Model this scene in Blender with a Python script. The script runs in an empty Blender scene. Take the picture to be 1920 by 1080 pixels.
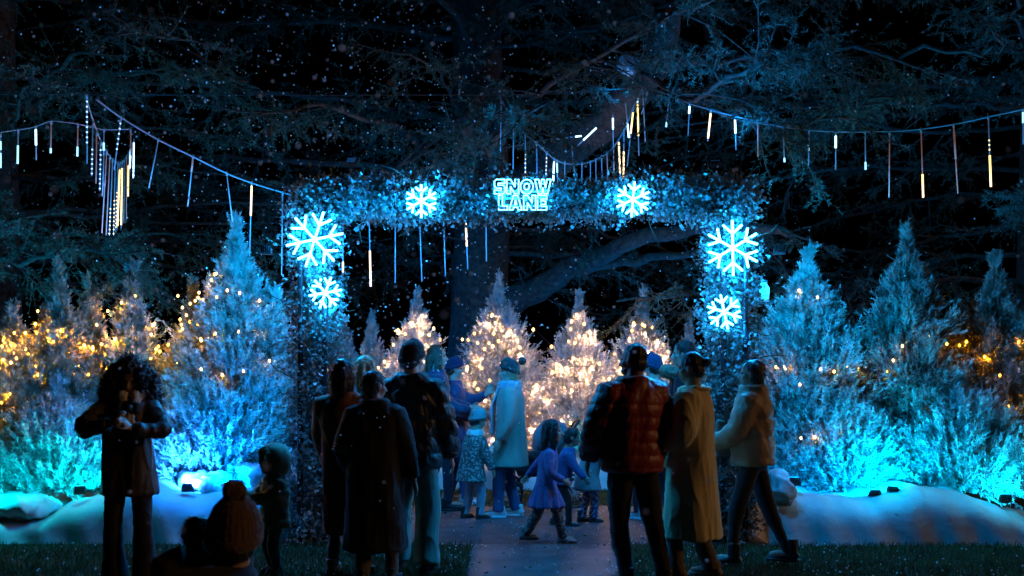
import bpy, math, random
import numpy as np
from mathutils import Vector, Matrix

random.seed(7)
rng = np.random.default_rng(7)
sc = bpy.context.scene
COL = sc.collection
R = math.radians
F = 2000.0          # focal length in pixels of the 1920 px wide picture
CH = 1.6            # eye height
HZ = 683.0          # horizon row


def at(px, py, d):
    return Vector(((px - 960.0) / F * d, d, CH - (py - HZ) / F * d))


def ground_depth(py):
    return CH * F / (py - HZ)


# ------------------------------------------------------------------ mesh helpers
def mesh_np(name, v, polys):
    """polys: list of int arrays (n,3) / (n,4)"""
    me = bpy.data.meshes.new(name)
    v = np.ascontiguousarray(v, dtype=np.float32).reshape(-1, 3)
    me.vertices.add(len(v))
    me.vertices.foreach_set('co', v.ravel())
    polys = [np.asarray(p, dtype=np.int32) for p in polys if len(p)]
    idx = np.concatenate([p.ravel() for p in polys])
    tot = np.concatenate([np.full(len(p), p.shape[1], dtype=np.int32) for p in polys])
    start = np.concatenate([[0], np.cumsum(tot)[:-1]]).astype(np.int32)
    me.loops.add(len(idx))
    me.loops.foreach_set('vertex_index', idx)
    me.polygons.add(len(tot))
    me.polygons.foreach_set('loop_start', start)
    me.polygons.foreach_set('loop_total', tot)
    me.update(calc_edges=True)
    me.validate()
    return me


class MB:
    """collects closed shapes into one mesh"""
    def __init__(self):
        self.v, self.f = [], []

    def add(self, vs, fs):
        o = len(self.v)
        self.v.extend([tuple(p) for p in vs])
        self.f.extend([tuple(i + o for i in f) for f in fs])

    def tube(self, pts, rad, n=10, ref=(1, 0, 0), cap=True):
        """loft of elliptical rings along pts; rad: scalar or (a along ref, b across)"""
        pts = [Vector(p) for p in pts]
        m = len(pts)
        rad = [(r, r) if not isinstance(r, (tuple, list)) else r for r in rad]
        vs = []
        ref = Vector(ref)
        for i in range(m):
            t = (pts[min(i + 1, m - 1)] - pts[max(i - 1, 0)])
            if t.length < 1e-9:
                t = Vector((0, 0, 1))
            t.normalize()
            a = ref - t * ref.dot(t)
            if a.length < 1e-3:
                a = Vector((0, 1, 0)) - t * t.y
                if a.length < 1e-3:
                    a = Vector((0, 0, 1)) - t * t.z
            a.normalize()
            b = t.cross(a)
            for k in range(n):
                w = 2 * math.pi * k / n
                vs.append(pts[i] + a * (math.cos(w) * rad[i][0]) + b * (math.sin(w) * rad[i][1]))
        fs = []
        for i in range(m - 1):
            for k in range(n):
                k2 = (k + 1) % n
                fs.append((i * n + k, i * n + k2, (i + 1) * n + k2, (i + 1) * n + k))
        if cap:
            fs.append(tuple(reversed(range(n))))
            fs.append(tuple((m - 1) * n + k for k in range(n)))
        self.add(vs, fs)
        return self

    def rings(self, rings, n=20, cap=True):
        """rings: (centre, (rx, ry), superellipse power) in horizontal planes"""
        vs, fs = [], []
        m = len(rings)
        for c, r, *p in rings:
            e = p[0] if p else 2.0
            for k in range(n):
                w = 2 * math.pi * k / n
                cx, sx = math.cos(w), math.sin(w)
                x = math.copysign(abs(cx) ** (2 / e), cx) * r[0]
                y = math.copysign(abs(sx) ** (2 / e), sx) * r[1]
                vs.append((c[0] + x, c[1] + y, c[2]))
        for i in range(m - 1):
            for k in range(n):
                k2 = (k + 1) % n
                fs.append((i * n + k, i * n + k2, (i + 1) * n + k2, (i + 1) * n + k))
        if cap:
            fs.append(tuple(reversed(range(n))))
            fs.append(tuple((m - 1) * n + k for k in range(n)))
        self.add(vs, fs)
        return self

    def ell(self, c, r, M=None, nu=14, nv=9):
        c = Vector(c)
        if not isinstance(r, (tuple, list)):
            r = (r, r, r)
        vs = [Vector((0, 0, -r[2]))]
        for j in range(1, nv):
            ph = -math.pi / 2 + math.pi * j / nv
            for i in range(nu):
                w = 2 * math.pi * i / nu
                vs.append(Vector((math.cos(ph) * math.cos(w) * r[0], math.cos(ph) * math.sin(w) * r[1], math.sin(ph) * r[2])))
        vs.append(Vector((0, 0, r[2])))
        if M is not None:
            vs = [M @ p for p in vs]
        vs = [p + c for p in vs]
        fs = []
        for i in range(nu):
            fs.append((0, 1 + (i + 1) % nu, 1 + i))
        for j in range(nv - 2):
            for i in range(nu):
                a, b = 1 + j * nu + i, 1 + j * nu + (i + 1) % nu
                fs.append((a, b, b + nu, a + nu))
        top = len(vs) - 1
        o = 1 + (nv - 2) * nu
        for i in range(nu):
            fs.append((o + i, o + (i + 1) % nu, top))
        self.add(vs, fs)
        return self

    def box(self, c, s, M=None, bev=0.0):
        c = Vector(c)
        hx, hy, hz = s[0] / 2, s[1] / 2, s[2] / 2
        if bev <= 0:
            vs = [Vector((x * hx, y * hy, z * hz)) for z in (-1, 1) for y in (-1, 1) for x in (-1, 1)]
            fs = [(0, 2, 3, 1), (4, 5, 7, 6), (0, 1, 5, 4), (2, 6, 7, 3), (0, 4, 6, 2), (1, 3, 7, 5)]
        else:
            b = min(bev, hx * .9, hy * .9, hz * .9)
            vs = []
            for z, ins in ((-hz, b), (-hz + b, 0), (hz - b, 0), (hz, b)):
                x0, y0 = hx - ins, hy - ins
                q = b
                for (sx, sy) in ((1, 1), (-1, 1), (-1, -1), (1, -1)):
                    p1 = Vector((sx * x0, sy * (y0 - q), z))
                    p2 = Vector((sx * (x0 - q), sy * y0, z))
                    vs += [p1, p2] if sx * sy > 0 else [p2, p1]
            fs = []
            for i in range(3):
                for k in range(8):
                    k2 = (k + 1) % 8
                    fs.append((i * 8 + k, i * 8 + k2, (i + 1) * 8 + k2, (i + 1) * 8 + k))
            fs.append(tuple(reversed(range(8))))
            fs.append(tuple(24 + k for k in range(8)))
        if M is not None:
            vs = [M @ p for p in vs]
        self.add([p + c for p in vs], fs)
        return self

    def mesh(self, name):
        me = bpy.data.meshes.new(name)
        me.from_pydata(self.v, [], self.f)
        me.update()
        return me

    def build(self, name, mat, parent=None, smooth=True):
        return link(name, self.mesh(name), mat, parent, smooth)

    def remeshed(self, name, mat, parent=None, voxel=0.012, smooth=4, fn=None):
        """one continuous surface: voxel union of the collected shapes, smoothed; fn displaces (co, normal) -> co"""
        me = self.mesh(name + '_raw')
        tmp = bpy.data.objects.new('tmp', me)
        COL.objects.link(tmp)
        md = tmp.modifiers.new('r', 'REMESH')
        md.mode = 'VOXEL'
        md.voxel_size = voxel
        if smooth:
            ms = tmp.modifiers.new('s', 'SMOOTH')
            ms.iterations = smooth
            ms.factor = 0.5
        dg = bpy.context.evaluated_depsgraph_get()
        out = bpy.data.meshes.new_from_object(tmp.evaluated_get(dg))
        bpy.data.objects.remove(tmp)
        bpy.data.meshes.remove(me)
        out.name = name
        if fn is not None and len(out.vertices):
            n = len(out.vertices)
            co = np.empty(n * 3, dtype=np.float32)
            no = np.empty(n * 3, dtype=np.float32)
            out.vertices.foreach_get('co', co)
            out.vertex_normals.foreach_get('vector', no)
            co = fn(co.reshape(-1, 3).astype(np.float64), no.reshape(-1, 3).astype(np.float64))
            out.vertices.foreach_set('co', co.astype(np.float32).ravel())
            out.update()
        return link(name, out, mat, parent, True)


def link(name, me, mat=None, parent=None, smooth=True):
    o = bpy.data.objects.new(name, me)
    COL.objects.link(o)
    if mat is not None:
        if len(me.materials) == 0:
            me.materials.append(mat)
        else:
            me.materials[0] = mat
    if smooth and len(me.polygons):
        me.polygons.foreach_set('use_smooth', np.ones(len(me.polygons), dtype=bool))
    if parent is not None:
        o.parent = parent
    return o


def tag(o, label=None, cat=None, group=None, kind=None):
    for k, v in (('label', label), ('category', cat), ('group', group), ('kind', kind)):
        if v:
            o[k] = v
    return o


def empty(name, loc=(0, 0, 0), rz=0.0):
    o = bpy.data.objects.new(name, None)
    COL.objects.link(o)
    o.location = loc
    o.rotation_euler = (0, 0, rz)
    o.empty_display_size = 0.1
    return o


# ------------------------------------------------------------------ materials
def new_mat(name):
    m = bpy.data.materials.new(name)
    m.use_nodes = True
    nt = m.node_tree
    return m, nt, nt.nodes['Principled BSDF']


def cloth(name, col, rough=0.85, scale=90.0, bump=0.25, var=0.25, sheen=0.15, wrinkle=0.45):
    m, nt, b = new_mat(name)
    tc = nt.nodes.new('ShaderNodeTexCoord')
    n1 = nt.nodes.new('ShaderNodeTexNoise')
    n1.inputs['Scale'].default_value = 6.0
    n1.inputs['Detail'].default_value = 5.0
    mx = nt.nodes.new('ShaderNodeMix')
    mx.data_type = 'RGBA'
    mx.inputs['A'].default_value = (*[c * (1 - var) for c in col], 1)
    mx.inputs['B'].default_value = (*[min(1, c * (1 + var)) for c in col], 1)
    nt.links.new(tc.outputs['Object'], n1.inputs['Vector'])
    nt.links.new(n1.outputs['Fac'], mx.inputs['Factor'])
    nt.links.new(mx.outputs['Result'], b.inputs['Base Color'])
    n2 = nt.nodes.new('ShaderNodeTexNoise')
    n2.inputs['Scale'].default_value = scale
    n2.inputs['Detail'].default_value = 3.0
    nt.links.new(tc.outputs['Object'], n2.inputs['Vector'])
    bp = nt.nodes.new('ShaderNodeBump')
    bp.inputs['Strength'].default_value = bump
    bp.inputs['Distance'].default_value = 0.01
    nt.links.new(n2.outputs['Fac'], bp.inputs['Height'])
    n3 = nt.nodes.new('ShaderNodeTexNoise')
    n3.noise_type = 'RIDGED_MULTIFRACTAL'
    n3.inputs['Scale'].default_value = 7.0
    n3.inputs['Detail'].default_value = 2.0
    n3.inputs['Distortion'].default_value = 1.2
    mp = nt.nodes.new('ShaderNodeMapping')
    mp.inputs['Scale'].default_value = (1.3, 1.3, .6)
    nt.links.new(tc.outputs['Object'], mp.inputs['Vector'])
    nt.links.new(mp.outputs['Vector'], n3.inputs['Vector'])
    b2 = nt.nodes.new('ShaderNodeBump')
    b2.inputs['Strength'].default_value = wrinkle
    b2.inputs['Distance'].default_value = 0.02
    nt.links.new(n3.outputs['Fac'], b2.inputs['Height'])
    nt.links.new(bp.outputs['Normal'], b2.inputs['Normal'])
    nt.links.new(b2.outputs['Normal'], b.inputs['Normal'])
    b.inputs['Roughness'].default_value = rough
    b.inputs['Sheen Weight'].default_value = sheen
    return m


def spotted(name, base, spot, scale=28.0, thr=0.5):
    """patterned fabric: blotches of another dye"""
    m = cloth(name, base)
    nt = m.node_tree
    b = nt.nodes['Principled BSDF']
    tc = nt.nodes.new('ShaderNodeTexCoord')
    vo = nt.nodes.new('ShaderNodeTexNoise')
    vo.inputs['Scale'].default_value = scale
    vo.inputs['Detail'].default_value = 2.0
    rp = nt.nodes.new('ShaderNodeValToRGB')
    rp.color_ramp.elements[0].position = thr
    rp.color_ramp.elements[0].color = (*base, 1)
    rp.color_ramp.elements[1].position = thr + 0.06
    rp.color_ramp.elements[1].color = (*spot, 1)
    nt.links.new(tc.outputs['Object'], vo.inputs['Vector'])
    nt.links.new(vo.outputs['Fac'], rp.inputs['Fac'])
    nt.links.new(rp.outputs['Color'], b.inputs['Base Color'])
    return m


def noisy(name, c0, c1, scale=5.0, rough=0.8, bump=0.0, bscale=40.0, trans=0.0, detail=6.0, spec=0.5):
    m, nt, b = new_mat(name)
    tc = nt.nodes.new('ShaderNodeTexCoord')
    n1 = nt.nodes.new('ShaderNodeTexNoise')
    n1.inputs['Scale'].default_value = scale
    n1.inputs['Detail'].default_value = detail
    rp = nt.nodes.new('ShaderNodeValToRGB')
    rp.color_ramp.elements[0].position = 0.35
    rp.color_ramp.elements[0].color = (*c0, 1)
    rp.color_ramp.elements[1].position = 0.65
    rp.color_ramp.elements[1].color = (*c1, 1)
    nt.links.new(tc.outputs['Object'], n1.inputs['Vector'])
    nt.links.new(n1.outputs['Fac'], rp.inputs['Fac'])
    nt.links.new(rp.outputs['Color'], b.inputs['Base Color'])
    b.inputs['Roughness'].default_value = rough
    b.inputs['Specular IOR Level'].default_value = spec
    if bump:
        n2 = nt.nodes.new('ShaderNodeTexNoise')
        n2.inputs['Scale'].default_value = bscale
        n2.inputs['Detail'].default_value = 6.0
        nt.links.new(tc.outputs['Object'], n2.inputs['Vector'])
        bp = nt.nodes.new('ShaderNodeBump')
        bp.inputs['Strength'].default_value = bump
        bp.inputs['Distance'].default_value = 0.02
        nt.links.new(n2.outputs['Fac'], bp.inputs['Height'])
        nt.links.new(bp.outputs['Normal'], b.inputs['Normal'])
    if trans:
        # leaves let light through from behind
        tr = nt.nodes.new('ShaderNodeBsdfTranslucent')
        ms = nt.nodes.new('ShaderNodeMixShader')
        ms.inputs[0].default_value = trans
        nt.links.new(rp.outputs['Color'], tr.inputs['Color'])
        nt.links.new(b.outputs[0], ms.inputs[1])
        nt.links.new(tr.outputs[0], ms.inputs[2])
        nt.links.new(ms.outputs[0], nt.nodes['Material Output'].inputs['Surface'])
    return m


def glow(name, col, strength, base=(0.6, 0.7, 0.8)):
    m, nt, b = new_mat(name)
    b.inputs['Base Color'].default_value = (*base, 1)
    b.inputs['Roughness'].default_value = 0.4
    b.inputs['Emission Color'].default_value = (*col, 1)
    b.inputs['Emission Strength'].default_value = strength
    return m


def plain(name, col, rough=0.5, metal=0.0, spec=0.5):
    m = noisy(name, [c * .85 for c in col], [min(1, c * 1.12) for c in col], 12.0, rough, 0.08, 60.0, spec=spec)
    m.node_tree.nodes['Principled BSDF'].inputs['Metallic'].default_value = metal
    return m


def hair_mat(name, c):
    m = noisy(name, [k * .6 for k in c], [k * 1.5 for k in c], 30.0, 0.42, 0.6, 45.0, spec=0.6)
    return m


def skin_mat(name, c):
    m = noisy(name, [k * .88 for k in c], [min(1, k * 1.1) for k in c], 14.0, 0.5, 0.05, 90.0)
    b = m.node_tree.nodes['Principled BSDF']
    b.inputs['Subsurface Weight'].default_value = 0.08
    b.inputs['Subsurface Radius'].default_value = (0.02, 0.008, 0.004)
    return m
# ------------------------------------------------------------------ people
def ik(a, c, l1, l2, pole):
    a, c, pole = Vector(a), Vector(c), Vector(pole)
    d = c - a
    L = d.length
    mx = (l1 + l2) * 0.995
    if L > mx:
        c = a + d * (mx / L)
        d = c - a
        L = mx
    u = d.normalized()
    x = (l1 * l1 - l2 * l2 + L * L) / (2 * L)
    h = math.sqrt(max(l1 * l1 - x * x, 0))
    p = pole - u * pole.dot(u)
    p = p.normalized() if p.length > 1e-5 else Vector((0, 1, 0))
    return a + u * x + p * h, c


def bend(a, b, c, n=4, r=0.35):
    """points a..b..c with a rounded joint at b"""
    a, b, c = Vector(a), Vector(b), Vector(c)
    p0, p1 = b.lerp(a, r), b.lerp(c, r)
    pts = [a, a.lerp(p0, .5), p0]
    for i in range(1, n):
        t = i / n
        pts.append(p0 * (1 - t) ** 2 + b * 2 * t * (1 - t) + p1 * t * t)
    pts += [p1, p1.lerp(c, .5), c]
    return pts


def grad(pts, r0, r1, r2):
    """radii along a bent limb"""
    L = [0]
    for i in range(1, len(pts)):
        L.append(L[-1] + (pts[i] - pts[i - 1]).length)
    out = []
    for l in L:
        t = l / L[-1]
        out.append(r0 + (r1 - r0) * t * 2 if t < .5 else r1 + (r2 - r1) * (t - .5) * 2)
    return out


def folds(amp, seed, sx=14.0, sz=5.0, n=7, crease=True):
    r = np.random.default_rng(seed)
    ks = np.stack([r.normal(0, sx, n), r.normal(0, sx, n), r.normal(0, sz, n)], 1)
    ph = r.uniform(0, 6.28, n)

    def fn(co, no):
        s = np.zeros(len(co))
        for k, p in zip(ks, ph):
            s += np.sin(co @ k + p)
        s /= math.sqrt(n)
        s = np.tanh(s * 1.3)
        if crease:
            w = sum(np.sin(co @ (k * 1.9) + p * 3 + 1.5 * np.sin(co @ (k[[1, 0, 2]] * .7))) for k, p in zip(ks[:4], ph)) / 2
            s = s + .8 * (np.exp(-np.abs(w) * 3.0) - .3)
        return co + no * (s * amp)[:, None]
    return fn


def quilt(amp, pitch, seed):
    f = folds(amp * .45, seed, 32, 26)

    def fn(co, no):
        w = np.abs(np.sin(co[:, 2] * math.pi / pitch + 0.3 * np.sin(co[:, 0] * 8 + seed) + .25 * np.sin(co[:, 1] * 13 + co[:, 2] * 5)))
        puff = .75 + .35 * np.sin(co[:, 0] * 11 + seed) * np.sin(co[:, 2] * 7 + seed * 2)
        co = co + no * ((np.sqrt(w) - .75) * amp * puff)[:, None]
        return f(co, no)
    return fn


def fuzz(amp, seed, k=60.0):
    return folds(amp, seed, k, k, 9, False)


def strands(ho, st, hh, seed, MH):
    """loose strands growing out of the hair surface, part of the same mesh"""
    me = ho.data
    n = len(me.vertices)
    if n < 50:
        return
    co = np.empty(n * 3, dtype=np.float32)
    no = np.empty(n * 3, dtype=np.float32)
    me.vertices.foreach_get('co', co)
    me.vertex_normals.foreach_get('vector', no)
    co = co.reshape(-1, 3).astype(float)
    no = no.reshape(-1, 3).astype(float)
    r = np.random.default_rng(seed)
    m = {'curly': 5200, 'long': 1500, 'short': 900}.get(st, 1100)
    i = r.integers(0, n, m)
    L = hh * r.uniform(.10, .34, m)[:, None] * (.55 if st in ('short', 'bun') else 1)
    down = np.array([0, 0, -1.0])
    tang = down - no[i] * (no[i] @ down)[:, None]
    tang /= np.linalg.norm(tang, axis=1)[:, None] + 1e-6
    if st == 'curly':
        d1 = no[i] * .8 + r.normal(0, .7, (m, 3))
        d2 = d1 * .2 + r.normal(0, .9, (m, 3)) + down * .3
    else:
        d1 = tang + no[i] * r.uniform(.05, .30, (m, 1)) + r.normal(0, .12, (m, 3))
        d2 = tang + r.normal(0, .22, (m, 3)) + no[i] * .05
    for d in (d1, d2):
        d /= np.linalg.norm(d, axis=1)[:, None] + 1e-6
    w = np.cross(d1, r.normal(0, 1, (m, 3)))
    w /= np.linalg.norm(w, axis=1)[:, None] + 1e-6
    w *= .0016 if st != 'curly' else .0024
    p0 = co[i] - no[i] * .004
    p1 = p0 + d1 * L * .5
    p2_ = p1 + d2 * L * .5
    v = np.stack([p0 - w, p0 + w, p1 + w * .8, p1 - w * .8, p2_], 1).reshape(-1, 3)
    k = np.arange(m) * 5
    tris = np.concatenate([np.stack([k, k + 1, k + 2], 1), np.stack([k, k + 2, k + 3], 1), np.stack([k + 3, k + 2, k + 4], 1)])
    bmv = np.concatenate([co, v])
    nl = len(me.loops)
    li = np.empty(nl, dtype=np.int32)
    me.loops.foreach_get('vertex_index', li)
    tot = np.empty(len(me.polygons), dtype=np.int32)
    me.polygons.foreach_get('loop_total', tot)
    quads = li.reshape(-1, 4) if (tot == 4).all() else None
    if quads is None:
        return
    new = mesh_np('hair', bmv, [quads, tris + n])
    new.materials.append(me.materials[0])
    new.polygons.foreach_set('use_smooth', np.ones(len(new.polygons), dtype=bool))
    ho.data = new
    bpy.data.meshes.remove(me)


SK = {}


def person(label, px, feet, top, yaw, *, k=0.133, male=False, skin='pale', lean=0.0, side=0.0,
           headyaw=0.0, headpitch=0.0, feetpos=None, hands=None, poles=None, handdir=None,
           build=1.0, coat=None, legs=None, shoe=None, hair=None, hat=None, extra=None, group=None, depth=None, H=None):
    """one continuous body (root) wearing clothes (children). Local: +Y is where the person faces, +X is the right hand side."""
    d = depth or ground_depth(feet)
    if H is None:
        H = (feet - top) * d / F if depth is None else (CH - (top - HZ) / F * d)
    s = H / 1.7
    hh = H * k
    hip = H * (0.515 - (k - .133) * 1.1)
    shz = H - hh * 1.36
    TL = shz - hip
    sw = H * (0.104 if male else 0.094) * (1 + (k - .133) * 1.2)
    al = 1 - (k - .133) * 1.6
    ua, fa = H * .17 * al, H * .15 * al
    ank = H * .045
    th = sh = (hip - ank) * 0.505
    seed = int(px * 7 + feet)
    lr, sr = R(lean), R(side)

    def T(x, y, h):
        """torso space: h above the hip along the leaning spine"""
        yy = y * math.cos(lr) + h * math.sin(lr)
        zz = h * math.cos(lr) - y * math.sin(lr)
        return Vector((x * math.cos(sr) + zz * math.sin(sr), yy, hip + zz * math.cos(sr) - x * math.sin(sr)))

    MT = (Matrix.Rotation(-lr, 3, 'X'))
    neck = T(0, -.01 * s, TL + hh * .12)
    # ---- head frame
    hc = T(0, .02 * s, TL + hh * .86)
    MH = Matrix.Rotation(R(headyaw), 3, 'Z') @ Matrix.Rotation(-R(headpitch), 3, 'X')

    def h(x, y, z):
        return hc + MH @ (Vector((x, y, z)) * hh)

    def hr(*r):
        return tuple(q * hh for q in r)

    # ---- joints
    hipw = .052 * H
    feetpos = feetpos or ((-.075, 0, 0), (.075, -.02, 0))
    hands = hands or ((-.17, .03, .47), (.17, .03, .47))
    poles = poles or ((-.5, -1, -.2), (.5, -1, -.2))
    handdir = handdir or (None, None)
    J = {}
    for i, sx in enumerate((-1, 1)):
        hp = Vector((sx * hipw, 0, hip - .01))
        fp = Vector((feetpos[i][0] * s, feetpos[i][1] * s, ank + feetpos[i][2] * s))
        kn, fp = ik(hp, fp, th, sh, (sx * .15, 1, 0))
        shp = T(sx * sw, 0, TL * .93)
        hd = Vector((hands[i][0] * H, hands[i][1] * H, hands[i][2] * H))
        el, hd = ik(shp, hd, ua, fa, poles[i])
        J[sx] = dict(hip=hp, knee=kn, ankle=fp, sho=shp, elb=el, wri=hd)

    # ---- body: one continuous surface
    b = MB()
    b.rings([(T(0, 0, -.13 * TL), (.10 * s, .08 * s)), (T(0, 0, .05 * TL), (.13 * s, .10 * s)), (T(0, 0, .4 * TL), (.11 * s, .085 * s)),
             (T(0, 0, .75 * TL), (.13 * s, .095 * s)), (T(0, 0, .95 * TL), (sw * .95, .075 * s)), (T(0, 0, TL * 1.03), (.07 * s, .06 * s))], 16)
    b.tube([T(0, -.01 * s, TL * .9), neck, hc + MH @ Vector((0, -.08 * hh, -.25 * hh))], [.062 * s, .27 * hh, .26 * hh], 12)
    # head: skull, jaw, brow, nose, lips, chin, ears
    b.ell(h(0, -.06, .12), hr(.325, .40, .375), MH)
    b.ell(h(0, .07, -.12), hr(.27, .29, .34), MH)
    b.ell(h(0, .19, -.36), hr(.15, .14, .12), MH)
    b.ell(h(0, .27, .1), hr(.22, .09, .06), MH)
    b.tube([h(0, .33, .06), h(0, .40, -.07), h(0, .45, -.14), h(0, .34, -.17)], [.035 * hh, .05 * hh, .075 * hh, .05 * hh], 8)
    b.ell(h(0, .33, -.235), hr(.11, .06, .03), MH)
    b.ell(h(0, .325, -.285), hr(.095, .055, .032), MH)
    for sx in (-1, 1):
        b.ell(h(sx * .335, -.03, -.04), hr(.035, .085, .13), MH)
        b.ell(h(sx * .17, .2, -.1), hr(.11, .13, .11), MH)
        j = J[sx]
        p = bend(j['sho'], j['elb'], j['wri'])
        b.tube(p, grad(p, .05 * s, .04 * s, .026 * s), 10)
        p = bend(j['hip'], j['knee'], j['ankle'])
        b.tube(p, grad(p, .078 * s, .052 * s, .036 * s), 10)
        b.ell(j['ankle'] + Vector((0, .055 * s, -.02 * s)), (.038 * s, .11 * s, .035 * s))
        # hand: palm, four fingers of different length, thumb from the side of the palm
        i = 0 if sx < 0 else 1
        dr = (j['wri'] - j['elb']).normalized() if handdir[i] is None else Vector(handdir[i]).normalized()
        across = dr.cross(Vector((sx, .2, 0)))
        if across.length < .2:
            across = dr.cross(Vector((0, 1, .2)))
        across.normalize()                       # knuckle line
        pn = across.cross(dr).normalized()       # palm side
        if pn.x * sx > 0:
            pn = -pn
        hs = .105 * H * (1 if k < .15 else .92)
        w0 = j['wri']
        b.tube([w0 - dr * .01, w0 + dr * hs * .2, w0 + dr * hs * .47], [(.024 * s, .018 * s), (.038 * s, .016 * s), (.04 * s, .014 * s)], 10, ref=across)
        for q, (off, ln) in enumerate(((-.75, .42), (-.25, .50), (.25, .47), (.75, .37))):
            p0 = w0 + dr * hs * .44 + across * (off * .038 * s)
            p1 = p0 + (dr + pn * .25) * hs * ln * .45
            p2 = p1 + (dr * .75 + pn * .65) * hs * ln * .32
            p3 = p2 + (dr * .35 + pn * .9) * hs * ln * .25
            b.tube([p0, p1, p2, p3], [.0095 * s, .009 * s, .0085 * s, .007 * s], 7)
        up = -across if across.y < 0 else across
        t0 = w0 + dr * hs * .14 + up * .03 * s
        b.tube([t0, t0 + (dr * .6 + up * .75 + pn * .3) * hs * .2, t0 + (dr + up * .6 + pn * .5) * hs * .34], [.013 * s, .011 * s, .008 * s], 7)
    root = b.remeshed('person', SK[skin], None, voxel=0.0085 * (0.8 if H < 1.2 else 1), smooth=3)
    root.location = ((px - 960) / F * d, d, 0)
    root.rotation_euler = (0, 0, R(yaw))
    tag(root, label, 'person', group)
    eb = MB()
    for sx in (-1, 1):
        eb2 = MB()
        eb2.ell(h(sx * .135, .295, .03), hr(.05, .045, .038), MH, 10, 7)
        eb2.build('eye', M['eye'], root)
    # ---- trousers
    if legs:
        lg = dict(mat=None, r=(.088, .066, .05), fold=.006, waist=.12, hem=1.0)
        lg.update(legs)
        b = MB()
        b.rings([(T(0, 0, -.16 * TL), (.135 * s, .115 * s)), (T(0, 0, .02 * TL), (.15 * s, .122 * s)), (T(0, 0, lg['waist'] * TL), (.135 * s, .11 * s))], 16)
        for sx in (-1, 1):
            j = J[sx]
            p = bend(j['hip'], j['knee'], j['knee'].lerp(j['ankle'], lg['hem']) + Vector((0, 0, -.005)))
            r = grad(p, lg['r'][0] * s, lg['r'][1] * s, lg['r'][2] * s)
            b.tube(p, [(q, q * 1.08) for q in r], 14)
        o = b.remeshed('trousers', lg['mat'], root, voxel=.012 * (0.8 if H < 1.2 else 1), smooth=3, fn=folds(lg['fold'], seed + 1, 9, 16))
    # ---- shoes
    if shoe:
        for i, sx in enumerate((-1, 1)):
            j = J[sx]
            f = j['ankle']
            out = sx * .12
            D = Vector((out, 1, 0)).normalized()
            lift = feetpos[i][2] * s
            dz = -.35 if lift > .03 else 0.0
            b = MB()
            base = Vector((f.x, f.y, f.z - ank))
            hgt = shoe.get('h', .09) * s
            prof = [(-.075, .03, .03), (-.06, .036, .045), (0, .036, .05), (.06, .042, .038), (.12, .045, .03), (.165, .038, .024), (.185, .02, .018)]
            pts = [base + D * (q[0] * s) + Vector((0, 0, q[2] * s * .9 + dz * (q[0]) * s + .004)) for q in prof]
            b.tube(pts, [(q[1] * s * 1.1, q[2] * s * .95) for q in prof], 12, ref=(1, 0, 0))
            b.tube([base + Vector((0, -.02 * s, .04 * s)), base + Vector((0, -.02 * s, .04 * s + hgt))], [(.042 * s, .052 * s), (.046 * s, .054 * s)], 12)
            so = b.remeshed('shoe', shoe['mat'], root, voxel=.009, smooth=2)
            if shoe.get('sole'):
                sb = MB()
                sb.rings([(base + D * .055 * s + Vector((0, 0, .001)), (.052 * s, .138 * s), 2.6), (base + D * .055 * s + Vector((0, 0, .024 * s)), (.05 * s, .136 * s), 2.6)], 18)
                sb.build('sole', shoe['sole'], so)
    # ---- coat / jacket / dress
    if coat:
        c = dict(mat=None, hem=.5, t=.02, flare=.02, sleeve=(.075, .066, .05), fold=.008, quilt=0, collar=.6, waist=0.0, name='coat', pleat=0, open=0, cuff=.96)
        c.update(coat)
        t = c['t']
        hz = c['hem'] * H
        b = MB()
        A = build * s
        R0 = [(1.16, .066, .07), (1.06, .078, .078), (1.0, sw / s * .60, .086), (.93, sw / s * .88, .10), (.75, sw / s * 1.0, .118), (.45, .15 - c['waist'], .118 - c['waist']), (.15, .158, .124)]
        rings = []
        for hq, rx, ry in R0:
            if hq > 1.1:
                hq = 1.04 + .2 * c['collar'] * hh / TL * 1.5
            if hq * TL + hip > hz:
                rings.append((T(0, 0, hq * TL), ((rx * A + t), (ry * A + t)), 2.3))
        z = hip
        n = 5
        if hz < hip + .1 * TL:
            for q in range(n + 1):
                zz = hip + .02 * TL + (hz - hip - .02 * TL) * q / n
                f = q / n
                fl = c['flare'] * f
                cx = T(0, 0, 0)
                rings.append((Vector((0, -0.0 * f, zz)), (.165 * A + t + fl * s, .132 * A + t + fl * s), 2.3))
        else:
            rings.append((T(0, 0, hz - hip), (.155 * A + t + c['flare'] * s, .122 * A + t + c['flare'] * s), 2.3))
        b.rings(list(reversed(rings)), 24)
        for sx in (-1, 1):
            j = J[sx]
            w = j['elb'].lerp(j['wri'], c['cuff'])
            a0 = T(sx * sw * .72, 0, TL * .93)
            p = [a0] + bend(j['sho'], j['elb'], w)
            g = grad(p, c['sleeve'][0] * s * build, c['sleeve'][1] * s * build, c['sleeve'][2] * s)
            b.tube(p, g, 14)
            b.ell(j['sho'] - Vector((sx * .012, 0, .014 * s)), (c['sleeve'][0] * s * build * .95,) * 3)
        fn = quilt(c['quilt'], c.get('pitch', .11) * s, seed) if c['quilt'] else folds(c['fold'], seed, 12, 5)
        if c['pleat']:
            f0 = folds(.004, seed)

            def fn(co, no, f0=f0, hz=hz):
                w = np.clip((hip + .1 * TL - co[:, 2]) / max(hip + .1 * TL - hz, .01), 0, 1)
                ang = np.arctan2(co[:, 1], co[:, 0])
                return f0(co + no * (np.sin(ang * 13) * c['pleat'] * w)[:, None], no)
        root_coat = b.remeshed(c['name'], c['mat'], root, voxel=.0125 * (0.8 if H < 1.2 else 1), smooth=4, fn=fn)
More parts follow.
